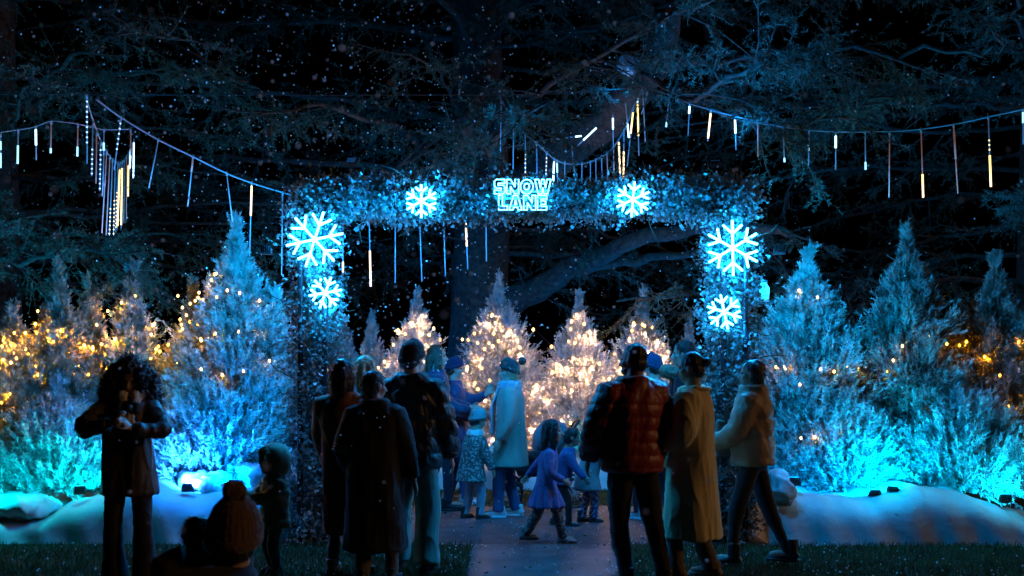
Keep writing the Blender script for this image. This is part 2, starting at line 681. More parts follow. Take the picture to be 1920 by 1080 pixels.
        if c.get('trim'):
            tb = MB()
            tb.rings([(T(0, 0, TL * 1.04), (.1 * A + t, .095 * A + t)), (T(0, .0, TL * 1.04 + .3 * hh), (.1 * A + t * .6, .1 * A + t * .6))], 18)
            tb.remeshed('collar', c['trim'], root, voxel=.012, smooth=2, fn=fuzz(.006, seed + 5))
    # ---- hair
    if hair:
        st, mat = hair['style'], hair['mat']
        b = MB()
        if st != 'none':
            b.ell(h(0, -.10, .15), hr(.365, .40, .40), MH)
            b.ell(h(0, -.22, -.08), hr(.33, .27, .30), MH)
        fn = folds(.0035 * hh / .22, seed + 3, 70, 6, 7, False)
        if st == 'long':
            ln = hair.get('len', 1.1)
            b.tube([h(0, -.16, .3), h(0, -.28, 0), hc + Vector((0, 0, 0)) + Matrix.Rotation(R(headyaw * .6), 3, 'Z') @ Vector((0, -.36 * hh, -.5 * hh)),
                    hc + Matrix.Rotation(R(headyaw * .4), 3, 'Z') @ Vector((0, -.40 * hh, -ln * hh))],
                   [(.34 * hh, .24 * hh), (.37 * hh, .25 * hh), (.38 * hh, .2 * hh), (.27 * hh, .12 * hh)], 16, ref=MH @ Vector((1, 0, 0)))
            for sx in (-1, 1):
                b.tube([h(sx * .22, .1, .38), h(sx * .35, .05, .0), h(sx * .37, .02, -.45), h(sx * .3, .02, -ln * .8)], [(.1 * hh, .13 * hh), (.07 * hh, .2 * hh), (.08 * hh, .18 * hh), (.05 * hh, .1 * hh)], 10, ref=MH @ Vector((1, 0, 0)))
        elif st == 'curly':
            r2 = random.Random(seed)
            for q in range(420):
                a = r2.uniform(0, 2 * math.pi)
                zz = r2.uniform(-1.45, .66)
                rr = np.interp(zz, [-1.45, -1.1, -.5, 0, .35, .66], [.55, .92, .98, .82, .56, .12]) * r2.uniform(.82, 1.04)
                x, y = math.cos(a) * rr, math.sin(a) * rr * .72 - .16
                if y > .05 and abs(x) < .36 and zz < .35:
                    continue
                b.ell(h(x, y, zz), hh * r2.uniform(.06, .12), None, 7, 5)
            b.ell(h(0, -.25, -.45), hr(.88, .40, .85), MH)
            b.ell(h(0, -.15, .1), hr(.62, .42, .5), MH)
            fn = fuzz(.005, seed, 90)
        elif st == 'bun':
            b.ell(h(0, -.56, .16), hr(.17, .16, .15), MH)
            b.tube([h(0, -.35, .12), h(0, -.5, .16)], [.12 * hh, .09 * hh], 8)
        elif st == 'bob':
            b.tube([h(0, -.1, .25), h(0, -.2, 0), h(0, -.22, -.38)], [(.35 * hh, .3 * hh), (.38 * hh, .32 * hh), (.3 * hh, .24 * hh)], 16, ref=MH @ Vector((1, 0, 0)))
        elif st == 'pony':
            b.tube([h(0, -.4, .2), h(0, -.6, .1), h(0, -.62, -.4), h(0, -.5, -.9)], [.1 * hh, .14 * hh, .13 * hh, .05 * hh], 10)
        ho = b.remeshed('hair', mat, root, voxel=.009, smooth=2, fn=fn)
        strands(ho, st, hh, seed, MH)
        if hair.get('beard'):
            bb = MB()
            bb.ell(h(0, .14, -.31), hr(.245, .24, .2), MH)
            bb.remeshed('beard', mat, root, voxel=.008, smooth=1, fn=fuzz(.003, seed, 120))
    # ---- hat / hood
    if hat:
        st = hat['style']
        hk = hat.get('scale', 1.0)
        h0_ = h

        def h(x, y, z):
            return h0_(x * hk, y * hk, z * hk)
        b = MB()
        if st in ('beanie', 'pom'):
            R1 = [(-.06, .385, .47), (.1, .39, .475), (.25, .375, .455), (.42, .30, .37), (.53, .18, .23), (.57, .05, .07)]
            n = 20
            vs, fs = [], []
            for zz, rx, ry in R1:
                for q in range(n):
                    w = 2 * math.pi * q / n
                    tilt = .14 * math.sin(w) * (1 if zz < .3 else .4)
                    vs.append(h(math.cos(w) * rx, math.sin(w) * ry - .05, zz + .10 + tilt))
            for a in range(len(R1) - 1):
                for q in range(n):
                    q2 = (q + 1) % n
                    fs.append((a * n + q, a * n + q2, (a + 1) * n + q2, (a + 1) * n + q))
            fs.append(tuple(reversed(range(n))))
            fs.append(tuple((len(R1) - 1) * n + q for q in range(n)))
            b.add(vs, fs)

            def rib(co, no):
                a = np.arctan2(co[:, 1] - hc.y, co[:, 0] - hc.x)
                return co + no * (np.sin(a * 34) * .0022)[:, None]
            hobj = b.remeshed('beanie', hat['mat'], root, voxel=.008, smooth=2, fn=rib)
            cb = MB()
            vs2 = []
            for (zz, e) in ((-.09, .03), (-.1, .05), (.08, .052), (.09, .03)):
                for q in range(n):
                    w = 2 * math.pi * q / n
                    vs2.append(h(math.cos(w) * (.375 + e), math.sin(w) * (.46 + e) - .05, zz + .12 + .14 * math.sin(w)))
            fs2 = []
            for a in range(3):
                for q in range(n):
                    q2 = (q + 1) % n
                    fs2.append((a * n + q, a * n + q2, (a + 1) * n + q2, (a + 1) * n + q))
            cb.add(vs2, fs2)
            cb.build('cuff', hat['mat'], hobj)
            if hat.get('tag'):
                gb = MB()
                gb.box(h(*hat['tag']), (.035, .035, .018), MH, .004)
                gb.build('patch', M['white_patch'], hobj)
            if st == 'pom':
                pb = MB()
                pb.ell(h(*hat.get('pom', (0, -.25, .72))), hr(.2, .2, .19), None, 20, 14)
                pb.remeshed('pompom', hat.get('pommat', hat['mat']), hobj, voxel=.008, smooth=0, fn=fuzz(.007, seed, 85))
        elif st == 'hood':
            n = 18
            vs, fs = [], []
            pr = [(.30, .36, .46, -.06), (.2, .48, .56, -.05), (.0, .52, .62, -.06), (-.25, .5, .60, -.08), (-.47, .38, .48, -.1), (-.58, .15, .22, -.1)]
            for y, rx, rz, zo in pr:
                for q in range(n):
                    w = 2 * math.pi * q / n
                    vs.append(h(math.cos(w) * rx, y - .02, math.sin(w) * rz + .03 + zo))
            m = len(pr)
            # inner wall so that the hood is a real shell
            pr2 = [(.30, .31, .36, -.02), (.1, .40, .44, 0), (-.2, .40, .43, .02), (-.42, .25, .26, 0)]
            for y, rx, rz, zo in reversed(pr2):
                for q in range(n):
                    w = 2 * math.pi * q / n
                    vs.append(h(math.cos(w) * rx, y - .02, math.sin(w) * rz + .03 + zo))
            mm = m + len(pr2)
            b.f = []
            base_v = vs
            fs = []
            for a in range(m - 1):
                for q in range(n):
                    q2 = (q + 1) % n
                    fs.append((a * n + q, (a + 1) * n + q, (a + 1) * n + q2, a * n + q2))
            fs.append(tuple((m - 1) * n + q for q in range(n)))
            fs.append(tuple(reversed([m * n + q for q in range(n)])))
            for a in range(m, mm - 1):
                for q in range(n):
                    q2 = (q + 1) % n
                    fs.append((a * n + q, (a + 1) * n + q, (a + 1) * n + q2, a * n + q2))
            for q in range(n):
                q2 = (q + 1) % n
                fs.append(((mm - 1) * n + q, q, q2, (mm - 1) * n + q2))
            b.add(vs, fs)
            hobj = b.build('hood', hat['mat'], root)
            if hat.get('fur'):
                fb = MB()
                ring = [h(math.cos(2 * math.pi * q / 20) * .36, .3, math.sin(2 * math.pi * q / 20) * .42 + .02) for q in range(21)]
                fb.tube(ring, [.085 * hh] * 21, 10)
                fb.remeshed('fur_trim', hat['fur'], hobj, voxel=.008, smooth=0, fn=fuzz(.007, seed, 90))
    if extra:
        extra(root, dict(T=T, h=h, hr=hr, J=J, s=s, hh=hh, TL=TL, hip=hip, H=H, MH=MH, hc=hc, seed=seed, sw=sw))
    return root


def scarf_fn(mat, wide=1.0, tail=0.0, tailx=.05):
    def fn(root, q):
        b = MB()
        s, TL, T, hh = q['s'], q['TL'], q['T'], q['hh']
        r = .095 * s * wide
        for lv in (0, 1):
            ring = [T(math.cos(w) * r, math.sin(w) * r * 1.0 + .01, TL * 1.03 + hh * (.05 + .16 * lv)) for w in [2 * math.pi * i / 16 for i in range(17)]]
            b.tube(ring, [(.04 * s, .036 * s)] * 17, 10)
        if tail:
            for sx in (-.7, 1):
                b.tube([T(sx * tailx, .13 * s, TL), T(sx * tailx * 1.2, .19 * s, TL * .7), T(sx * tailx * 1.3, .2 * s, TL * (1 - tail))], [(.05 * s, .02 * s), (.06 * s, .02 * s), (.06 * s, .018 * s)], 10)
        b.remeshed('scarf', mat, root, voxel=.01, smooth=2, fn=folds(.007, q['seed'], 40, 40))
    return fn


def to_world(root, p):
    return Matrix.Translation(root.location) @ Matrix.Rotation(root.rotation_euler[2], 4, 'Z') @ Vector(p)
# ------------------------------------------------------------------ materials used by several things
M = {}
M['eye'] = plain('dark eye', (.02, .015, .012), .15)
M['white_patch'] = cloth('white patch', (.75, .77, .8))
M['ground'] = noisy('lawn soil', (.02, .028, .012), (.045, .055, .025), 8, .95, .5, 30)
M['grass'] = noisy('grass blades', (.035, .06, .02), (.075, .11, .035), 3, .7, trans=.25)
M['path'] = noisy('path paving', (.045, .046, .05), (.125, .127, .132), 3.5, .42, .5, 120, detail=10)
M['path2'] = noisy('cross path asphalt', (.05, .05, .055), (.10, .10, .105), 5, .6, .5, 180)
M['snowcloth'] = noisy('white snow fabric', (.58, .59, .60), (.80, .80, .80), 3.5, .8, .35, 13, detail=10)
M['bark'] = noisy('cedar bark', (.028, .024, .022), (.085, .075, .065), 14, .9, .9, 26)
M['cedar'] = noisy('cedar needles', (.03, .06, .045), (.10, .16, .12), 2.5, .7, trans=.2)
M['trunk'] = noisy('conifer stem', (.06, .045, .03), (.14, .10, .07), 20, .9, .6, 40)
M['leaf'] = noisy('garland leaves', (.10, .15, .12), (.34, .40, .38), 9, .45, trans=.25)
M['leafpale'] = noisy('garland pale leaves', (.25, .30, .29), (.55, .58, .58), 9, .5, trans=.25)
M['metal'] = plain('dark metal', (.05, .05, .055), .4, .6)
M['black'] = plain('black plastic', (.02, .02, .022), .35)
M['greycase'] = plain('grey housing', (.35, .37, .4), .45)
M['cable'] = plain('pale cable', (.30, .33, .37), .5)
M['darkwire'] = plain('dark wire', (.02, .02, .02), .6)
M['neon'] = glow('blue white neon', (.03, .40, 1.0), 90.0)
M['neon_small'] = glow('blue white neon letters', (.10, .52, 1.0), 13.0)
M['wire_led'] = glow('blue led', (.05, .4, 1.0), 20.0)
M['bulb_amber'] = glow('amber bulb', (1.0, .44, .025), 8.0)
M['bulb_warm'] = glow('warm bulb', (1.0, .48, .09), 7.0)
M['tube_dim'] = glow('dim tube', (.05, .17, .34), .30, (.35, .45, .55))  # weak emission gives the casing a faint blue glow
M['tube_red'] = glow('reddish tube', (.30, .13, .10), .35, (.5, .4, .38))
M['tube_yellow'] = glow('yellow lit leds', (1.0, .62, .16), 3.2)
M['tube_white'] = glow('white lit leds', (.45, .82, 1.0), 5.0)
M['tube_cyan'] = glow('pale cyan leds', (.30, .72, .85), 2.0)
M['tube_blue'] = glow('blue led dots', (.35, .62, 1.0), 2.4)
M['tube_ydot'] = glow('yellow led dots', (1.0, .72, .30), 2.4)
M['flake'] = plain('snowflake', (.85, .87, .9), .6)
M['flake'] = noisy('snowflake', (.82, .85, .88), (.9, .92, .95), 12, .6, trans=.5)
M['litter'] = noisy('dry leaves', (.06, .04, .02), (.22, .16, .09), 3, .7)
M['glass'] = plain('frosted glass', (.55, .6, .62), .15)


def frost(name, dark, pale):
    return noisy(name, dark, pale, 7.0, .65, trans=.2, detail=4.0)


# ------------------------------------------------------------------ setting
def sheet(name, pts, z, mat):
    me = bpy.data.meshes.new(name)
    me.from_pydata([(x, y, z) for x, y in pts], [], [tuple(range(len(pts)))])
    o = link(name, me, mat, None, False)
    tag(o, kind='structure')
    return o


sheet('ground', [(-300, -20), (300, -20), (300, 600), (-300, 600)], 0, M['ground'])
pw = at(1022, HZ, 9.7).x
yb = ground_depth(1022)
yf = ground_depth(950)
sheet('path', [(pw - .60, 3.0), (pw + .52, 3.0), (pw + .60, yb), (pw - .66, yb)], .008, M['path'])
# cross path, slightly wavy edges
edge = [(-3.3 + .3 * i, yb + .03 * math.sin(i * 1.7)) for i in range(23)] + [(3.3 - .3 * i, yf + .05 * math.sin(i)) for i in range(23)]
sheet('cross_path', edge, .004, M['path2'])

# grass blades on the lawn
def blades(n, box, keep, h0, h1):
    x = rng.uniform(box[0], box[1], n)
    y = rng.uniform(box[2], box[3], n)
    ok = keep(x, y)
    x, y = x[ok], y[ok]
    n = len(x)
    a = rng.uniform(0, 2 * np.pi, n)
    hgt = rng.uniform(h0, h1, n)
    w = rng.uniform(.003, .006, n)
    lean = rng.normal(0, .35, (n, 2)) * hgt[:, None]
    v = np.zeros((n, 3, 3))
    v[:, 0] = np.stack([x - np.cos(a) * w, y - np.sin(a) * w, np.full(n, .001)], 1)
    v[:, 1] = np.stack([x + np.cos(a) * w, y + np.sin(a) * w, np.full(n, .001)], 1)
    v[:, 2] = np.stack([x + lean[:, 0], y + lean[:, 1], hgt], 1)
    return v.reshape(-1, 3), np.arange(n * 3).reshape(n, 3)


def on_lawn(x, y):
    near = (y < yb - .02) & ~((x > pw - .64) & (x < pw + .56))
    return near


v, f = blades(90000, (-5.2, 5.2, 6.6, 9.8), on_lawn, .02, .065)
tag(link('grass', mesh_np('grass', v, [f]), M['grass'], None, False), kind='stuff')
v, f = blades(14000, (-3.2, 3.2, yf + .05, 13.6), lambda x, y: x == x, .02, .06)
tag(link('grass', mesh_np('grass', v, [f]), M['grass'], None, False), kind='stuff')

# ------------------------------------------------------------------ snow covered planters
def snow_bank(x0, x1, yfront, depth, top, name, label, seed, nx=150, ny=46):
    r = np.random.default_rng(seed)
    xs = np.linspace(x0, x1, nx)
    zt = np.interp(xs, [p[0] for p in top], [p[1] for p in top])
    zs = zt + .012 * np.sin(xs * 9 + seed) + .008 * np.sin(xs * 23 + 1)
    prof = []
    v = np.zeros((nx, ny, 3))
    ks = [(r.normal(0, 5), r.normal(0, 5), r.uniform(0, 6.3)) for _ in range(9)]
    for i, x in enumerate(xs):
        for j in range(ny):
            t = j / (ny - 1)
            if t < .42:                      # hanging front
                q = t / .42
                z = zs[i] * q
                y = yfront + .022 * math.sin(x * 3.1 + seed) * (1 - q) - .05 * (1 - q) ** 2 + .012 * math.sin(x * 17 + 3 * q) * (1 - q * .6) + .30 * q ** 5
            else:
                q = (t - .42) / .58
                y = yfront + .30 + depth * q
                bump = sum(math.sin(a * x + b * y + c) for a, b, c in ks) * .012
                z = zs[i] + bump * min(1, q * 6) + .01 * math.sin(q * 3.1) - .05 * q
            v[i, j] = (x, y, z)
    idx = np.arange(nx * ny).reshape(nx, ny)
    q = np.stack([idx[:-1, :-1], idx[1:, :-1], idx[1:, 1:], idx[:-1, 1:]], -1).reshape(-1, 4)
    vs = v.reshape(-1, 3)
    # close back, ends and base
    back = vs[idx[:, -1]].copy(); back[:, 2] = 0.0
    nb = len(vs)
    vs = np.concatenate([vs, back])
    qb = np.stack([idx[:-1, -1], idx[1:, -1], nb + np.arange(1, nx), nb + np.arange(nx - 1)], -1)
    me = bpy.data.meshes.new(name)
    faces = [tuple(a) for a in np.concatenate([q, qb])]
    for i, rev in ((0, False), (nx - 1, True)):
        lp = [int(a) for a in idx[i]] + [nb + i]
        faces.append(tuple(reversed(lp)) if not rev else tuple(lp))
    me.from_pydata([tuple(p) for p in vs], [], faces)
    me.update()
    o = link(name, me, M['snowcloth'])
    tag(o, label, 'snow bank', 'white fabric snow banks under the trees')
    return o


def topz(lst, d):
    return [(at(px, HZ, d).x, at(px, py, d).z - (.05 if d < 12 else 0)) for px, py in lst]


DL, DR = 9.55, 9.45
snow_bank(at(-150, HZ, DL).x, at(556, HZ, DL).x, DL, 2.2,
          topz([(-150, 960), (0, 965), (60, 968), (110, 940), (190, 912), (250, 895), (300, 905), (350, 922), (400, 925), (450, 912), (480, 905), (520, 880), (556, 900)], DL),
          'snow_bank', 'long white snow bank lit turquoise at one end and blue at the other', 1)
snow_bank(at(1440, HZ, DR).x, at(2050, HZ, DR).x, DR, 2.2,
          topz([(1440, 890), (1480, 905), (1530, 925), (1600, 930), (1650, 930), (1700, 918), (1740, 902), (1770, 912), (1810, 920), (1900, 945), (1960, 985), (2050, 990)], DR),
          'snow_bank', 'white fabric snow bank with a peaked crest beside the woman in the beige puffer jacket', 2)
snow_bank(at(660, HZ, 13.6).x, at(1330, HZ, 13.6).x, 13.6, 1.9,
          topz([(660, 868), (800, 862), (900, 858), (1000, 866), (1150, 858), (1330, 866)], 13.6),
          'snow_bank', 'low pale blue snow bank behind the pushchair and the children', 3)
# loose cloth lumps on the planters
def lump(px, py, d, r, seed, label):
    b = MB()
    c = at(px, py, d)
    b.ell((0, 0, 0), (r[0], r[1], r[2] * .8), None, 24, 16)
    o = b.remeshed('snow_lump', M['snowcloth'], None, voxel=.025, smooth=2, fn=folds(.05, seed, 9, 9))
    o.location = c
    tag(o, label, 'snow mound', 'crumpled snow cloth mounds')


lump(385, 905, 10.0, (.24, .2, .17), 3, 'crumpled white snow cloth mound lit brilliant blue under the tall blue tree')
lump(500, 885, 10.0, (.25, .2, .14), 4, 'smooth white snow mound behind the toddler in the hooded coat')
lump(40, 955, 9.85, (.36, .25, .16), 5, 'rounded snow mound glowing turquoise at the low end of the long snow bank')
lump(1462, 915, 9.55, (.14, .12, .2), 7, 'bunched snow cloth at the planter corner behind the woman in beige puffer')

# ------------------------------------------------------------------ frosted conifers
def spray_cloud(pos, dirs, ln, needles, nl, nw, seed, droop=.25, fwd=(.45, 1.1)):
    """pos (n,3) base, dirs (n,3) unit, ln (n,) length -> stems with needles, one triangle per needle"""
    r = np.random.default_rng(seed)
    n = len(pos)
    up = np.array([0, 0, 1.0])
    side = np.cross(dirs, up)
    side /= np.linalg.norm(side, axis=1)[:, None] + 1e-6
    oth = np.cross(side, dirs)
    t = r.uniform(.05, 1.0, (n, needles))
    curve = r.normal(0, .18, (n, 1))
    cen = pos[:, None] + dirs[:, None] * (t * ln[:, None])[..., None] + oth[:, None] * ((curve - droop * .5) * t ** 2 * ln[:, None])[..., None]
    az = r.uniform(0, 2 * np.pi, (n, needles))
    rad = np.cos(az)[..., None] * side[:, None] + np.sin(az)[..., None] * oth[:, None]
    fw = r.uniform(fwd[0], fwd[1], (n, needles))[..., None]
    nd = dirs[:, None] * fw + rad
    nd /= np.linalg.norm(nd, axis=2)[..., None]
    L = nl * r.uniform(.6, 1.2, (n, needles))[..., None] * (1.15 - .5 * t[..., None])
    tip = cen + nd * L
    wv = np.cross(nd, r.normal(0, 1, (n, needles, 3)))
    wv /= np.linalg.norm(wv, axis=2)[..., None] + 1e-6
    a = cen + wv * nw
    b = cen - wv * nw
    v = np.stack([a, b, tip], 2).reshape(-1, 3)
    # stems
    s0, s1 = pos - side * nw * .8, pos + side * nw * .8
    e = pos + dirs * ln[:, None] + oth * ((curve - droop * .5) * ln[:, None])
    vs = np.stack([s0, s1, e], 1).reshape(-1, 3)
    v = np.concatenate([v, vs])
    return v, np.arange(len(v)).reshape(-1, 3)


def conifer(label, px, top_py, base_z, d, halfw_px, nspray, mat, seed, prof=None, lean=0.0, nl=.072, nw=.0080, needles=34, sl=.30, group='frosted conifers'):
    """tree > trunk, crown. halfw_px: half width of the crown in picture columns at its widest"""
    r = np.random.default_rng(seed)
    nspray = int(nspray * 2.7)
    if d > 12:
        halfw_px *= 1.2
    if d < 12:
        d += .7
    base = Vector((at(px, HZ, d).x, d, base_z))
    Ht = at(px, top_py, d).z - base_z
    Rm = halfw_px / F * d
    root = empty('conifer_tree', base)
    tag(root, label, 'tree', group)
    b = MB()
    b.tube([(0, 0, 0), (0, 0, Ht * .4), (lean * Ht * .5, 0, Ht * .75), (lean * Ht, 0, Ht * .97)], [.05, .038, .022, .006], 8)
    b.build('trunk', M['trunk'], root)
    prof = prof or [(0, .75), (.12, 1.0), (.35, .92), (.6, .62), (.8, .34), (.92, .15), (1, .03)]
    tt = r.uniform(0, 1, nspray * 4)
    rr = np.interp(tt, [p[0] for p in prof], [p[1] for p in prof])
    ok = r.uniform(0, 1, len(tt)) < (rr * .85 + .12)
    tt, rr = tt[ok][:nspray], rr[ok][:nspray]
    n = len(tt)
    az = r.uniform(0, 2 * np.pi, n)
    # lobes: branches gather in whorls, leaving gaps
    lob = 1 + .20 * np.sin(az * 5 + tt * 21 + seed) + .15 * np.sin(az * 3 - tt * 33 + seed * 2) + r.normal(0, .05, n)
    depth = np.sqrt(r.uniform(.22, 1, n))
    slen = sl * r.uniform(.65, 1.25, n) * np.clip(.45 + rr, .55, 1.15)
    rad = np.clip(rr * Rm * lob * depth - slen * .38, 0.0, None)
    upk = np.interp(tt, [0, .25, .7, 1], [.1, .75, 1.35, 2.6]) + r.normal(0, .3, n)
    dirs = np.stack([np.cos(az), np.sin(az), upk], 1)
    dirs += r.normal(0, .16, (n, 3))
    dirs /= np.linalg.norm(dirs, axis=1)[:, None]
    zz = tt * Ht * .985 - slen * .45 * np.clip(upk, 0, 1.2) * (tt < .97)
    pos = np.stack([np.cos(az) * rad + lean * Ht * tt ** 2, np.sin(az) * rad, np.clip(zz, -.02, None)], 1)
    v, f = spray_cloud(pos, dirs, slen, needles, nl, nw, seed, -.35, (.9, 2.0))
    link('crown', mesh_np('crown', v, [f]), mat, root, False)
    root['_h'] = Ht
    del root['_h']
    return dict(root=root, base=base, H=Ht, R=Rm, prof=prof, lean=lean)


BULB = {}


def bulb_mesh(mat, r):
    key = (mat.name, r)
    if key not in BULB:
        b = MB()
        b.ell((0, 0, 0), (r, r, r * 1.25), None, 8, 6)
        me = b.mesh('bulb')
        me.materials.append(mat)
        me.polygons.foreach_set('use_smooth', np.ones(len(me.polygons), dtype=bool))
        BULB[key] = me
    return BULB[key]


def fairy_lights(label, tree, pxs, mat, r, seed, watt=2.2, step=2):
    watt *= 1.5 if mat.name.startswith('warm') else 1
    lamp = (1.0, .34, .01) if mat.name.startswith('amber') else (1.0, .50, .22)
    """a light string wound over the tree's front; pxs: list of (px, py) where bulbs glow in the photo"""
    rr = random.Random(seed)
    base, Ht, Rm, prof = tree['base'], tree['H'], tree['R'], tree['prof']
    d = base.y
    root = empty('fairy_lights', base)
    tag(root, label, 'string lights', 'warm fairy lights on the conifers')
    pts = []
    for px, py in pxs:
        p = at(px, py, d)
        t = min(max((p.z - base.z) / Ht, 0), 1)
        Rt = np.interp(t, [q[0] for q in prof], [q[1] for q in prof]) * Rm
        x = p.x - base.x - tree['lean'] * Ht * t * t
        y = -math.sqrt(max(Rt * Rt - x * x, .02)) - rr.uniform(-.03, .05)
        # keep it on the same line of sight scale: nearer point, same row
        pts.append(Vector((p.x - base.x, y, p.z - base.z)))
    me = bulb_mesh(mat, r)
    for p in pts:
        o = bpy.data.objects.new('bulb', me)
        COL.objects.link(o)
        o.parent = root
        o.location = p
    for i, p in enumerate(pts):
        if i % step:
            continue
        l = bpy.data.lights.new('bulb_lamp', 'POINT')
        l.energy = watt
        l.color = lamp
        l.shadow_soft_size = 0.0
        o = bpy.data.objects.new('lamp', l)
        COL.objects.link(o)
        o.parent = root
        o.location = p + Vector((0, -.012, -r * 1.6))
    srt = sorted(pts, key=lambda p: -p.z)
    rows, cur = [], []
    b = MB()
    path = []
    for i in range(0, len(srt), 5):
        row = sorted(srt[i:i + 5], key=lambda p: p.x * (1 if (i // 5) % 2 else -1))
        path += [p + Vector((0, .012, r)) for p in row]
    if len(path) > 2:
        b.tube(path, [.0022] * len(path), 4)
        b.build('wire', M['darkwire'], root)
    return root


def scatter(n, cx, cy, sx, sy, seed, tri=None):
    q = random.Random(seed)
    out = []
    while len(out) < n:
        x, y = q.gauss(cx, sx), q.gauss(cy, sy)
        if tri is None or abs(x - tri[0]) < (y - tri[1]) * tri[2]:
            out.append((x, y))
    return out


zL, zR, zC = .50, .48, .45
FA = frost('frosted needles green', (.07, .11, .10), (.46, .52, .52))
FB = frost('frosted needles white', (.28, .30, .30), (.82, .82, .80))
FC = frost('frosted needles olive', (.13, .14, .09), (.42, .42, .34))
FD = frost('frosted needles brown tipped', (.08, .08, .07), (.40, .39, .37))
wide = [(0, .72), (.1, .95), (.25, 1.0), (.45, .84), (.62, .60), (.78, .36), (.9, .17), (1, .03)]
bushy = [(0, .9), (.15, 1.0), (.4, .95), (.65, .72), (.82, .4), (.93, .15), (1, .03)]
T1 = conifer('tallest frosted conifer beside the arch with sparse amber lights, lower half lit blue', 442, 420, zL - .1, 10.35, 118, 1500, FA, 11, wide)
T2 = conifer('narrow frosted conifer behind the curly haired woman, tip lit blue, with a few amber bulbs', 246, 512, zL, 10.6, 72, 620, FA, 12, wide)
T3 = conifer('slim brownish conifer with a pale spiky tip between two taller blue tipped trees', 168, 535, zL, 10.5, 62, 560, FC, 13, wide)
T4 = conifer('frosted conifer with a curled blue tip above the thickest cluster of yellow bulbs', 108, 508, zL, 10.3, 74, 760, FC, 14, wide)
T5 = conifer('short bushy conifer covered in yellow bulbs at the far end of the long planter', 22, 590, zL - .1, 10.1, 95, 900, FC, 15, bushy)
T6 = conifer('low turquoise lit shrubby conifer spreading over the snow beside the curly haired woman', 105, 735, zL - .12, 9.95, 125, 900, FB, 16, bushy)
T7 = conifer('low bushy conifer blazing blue in front of the tallest planter tree', 400, 690, zL - .06, 10.0, 112, 900, FB, 17, bushy)
T8 = conifer('pale blue frosted conifer leaning against the flower arch behind the toddler', 520, 560, zL - .1, 10.55, 60, 520, FB, 18, wide)
T9 = conifer('broad frosted conifer next to the arch, edge lit bright blue, above the beige puffer jacket', 1515, 482, zR - .1, 10.3, 112, 1500, FA, 21, bushy)
T10 = conifer('tallest frosted conifer with a crooked tip on the planter with the peaked crest', 1705, 440, zR - .1, 10.3, 98, 1400, FD, 22, bushy, lean=-.015)
T11 = conifer('brownish frosted conifer with a pale slanting top at the outer end of the planter', 1868, 495, zR - .1, 10.4, 92, 1200, FD, 23, bushy, lean=-.01)
T12 = conifer('low cyan lit conifer skirt between the two big planter trees', 1590, 730, zR - .1, 9.95, 82, 620, FB, 24, bushy)
T13 = conifer('low spreading conifer lit turquoise green above the outer slope of the snow bank', 1800, 715, zR - .1, 9.9, 120, 950, FB, 25, bushy)
T14 = conifer('white frosted conifer with peach lights right behind the black beanie', 782, 556, zC, 14.4, 62, 720, FB, 31, wide, nw=.0075, nl=.065)
T15 = conifer('tallest white frosted conifer with peach lights in front of the thick trunk', 935, 525, zC, 14.3, 76, 900, FB, 32, wide, nw=.0075, nl=.065)
T16 = conifer('white frosted conifer with peach lights and a cyan foot behind the bending child', 1086, 565, zC, 14.2, 68, 800, FB, 33, wide, nw=.0075, nl=.065)
T17 = conifer('white frosted conifer with a blue spire behind the man in the red jacket', 1205, 558, zC, 14.5, 70, 760, FB, 34, wide, nw=.0075, nl=.065)
T18 = conifer('small unlit blue conifer just inside the arch next to the lit white trees', 697, 598, zC, 14.8, 38, 330, FB, 35, wide, nw=.0075, nl=.065)
T19 = conifer('smallest blue conifer tip peeking out beside the snowflake covered arch pillar', 650, 612, zC, 14.9, 30, 260, FB, 36, wide, nw=.0075, nl=.065)
T20 = conifer('thin blue conifer tip above the dark haired woman in the fur collared parka', 1292, 604, zC, 14.8, 36, 300, FB, 37, wide, nw=.0075, nl=.065)

T21 = conifer('stooping frosted conifer filling in beside the tallest planter tree, thick with amber bulbs', 362, 545, zL, 10.7, 66, 620, FC, 41, wide)

A, W = M['bulb_amber'], M['bulb_warm']
fairy_lights('sparse amber lights across the upper half of the tallest blue planter tree', T1,
             [(408, 516), (415, 516), (405, 527), (420, 560), (440, 548), (388, 563), (380, 560), (350, 610), (356, 592), (362, 604), (352, 618), (398, 640), (427, 628), (465, 624), (503, 627), (406, 692), (444, 702), (482, 695), (520, 677), (372, 565), (340, 556), (365, 571), (383, 551), (350, 578), (338, 680), (385, 610), (395, 637), (345, 600), (493, 565), (462, 553)], A, .0125, 1, 1.2)
fairy_lights('few amber bulbs on the narrow conifer behind the curly haired woman', T2,
             [(240, 569), (265, 557), (210, 584), (259, 614), (231, 637), (294, 628), (296, 610), (305, 650), (309, 659), (302, 655), (299, 608), (290, 672), (324, 646), (207, 665), (232, 636), (222, 690)], A, .0125, 2, 3.2)
fairy_lights('amber lights over the slim brownish conifer', T3,
             [(137, 633), (192, 610), (185, 652), (201, 646), (142, 663), (148, 672), (163, 687), (160, 700), (183, 702), (210, 708), (174, 648), (112, 670), (104, 648), (114, 732), (130, 774), (90, 772), (165, 650), (150, 720)], A, .0125, 3, 5.0)
fairy_lights('dense yellow lights on the conifer with the curled blue tip', T4,
             [(77, 608), (104, 621), (126, 619), (57, 642), (68, 642), (55, 652), (30, 660), (84, 625), (72, 690), (88, 687), (60, 700), (85, 713), (50, 716), (33, 665), (66, 675), (38, 625), (43, 634), (85, 585), (120, 642), (70, 722), (95, 700), (52, 740)], A, .0125, 4, 5.0)
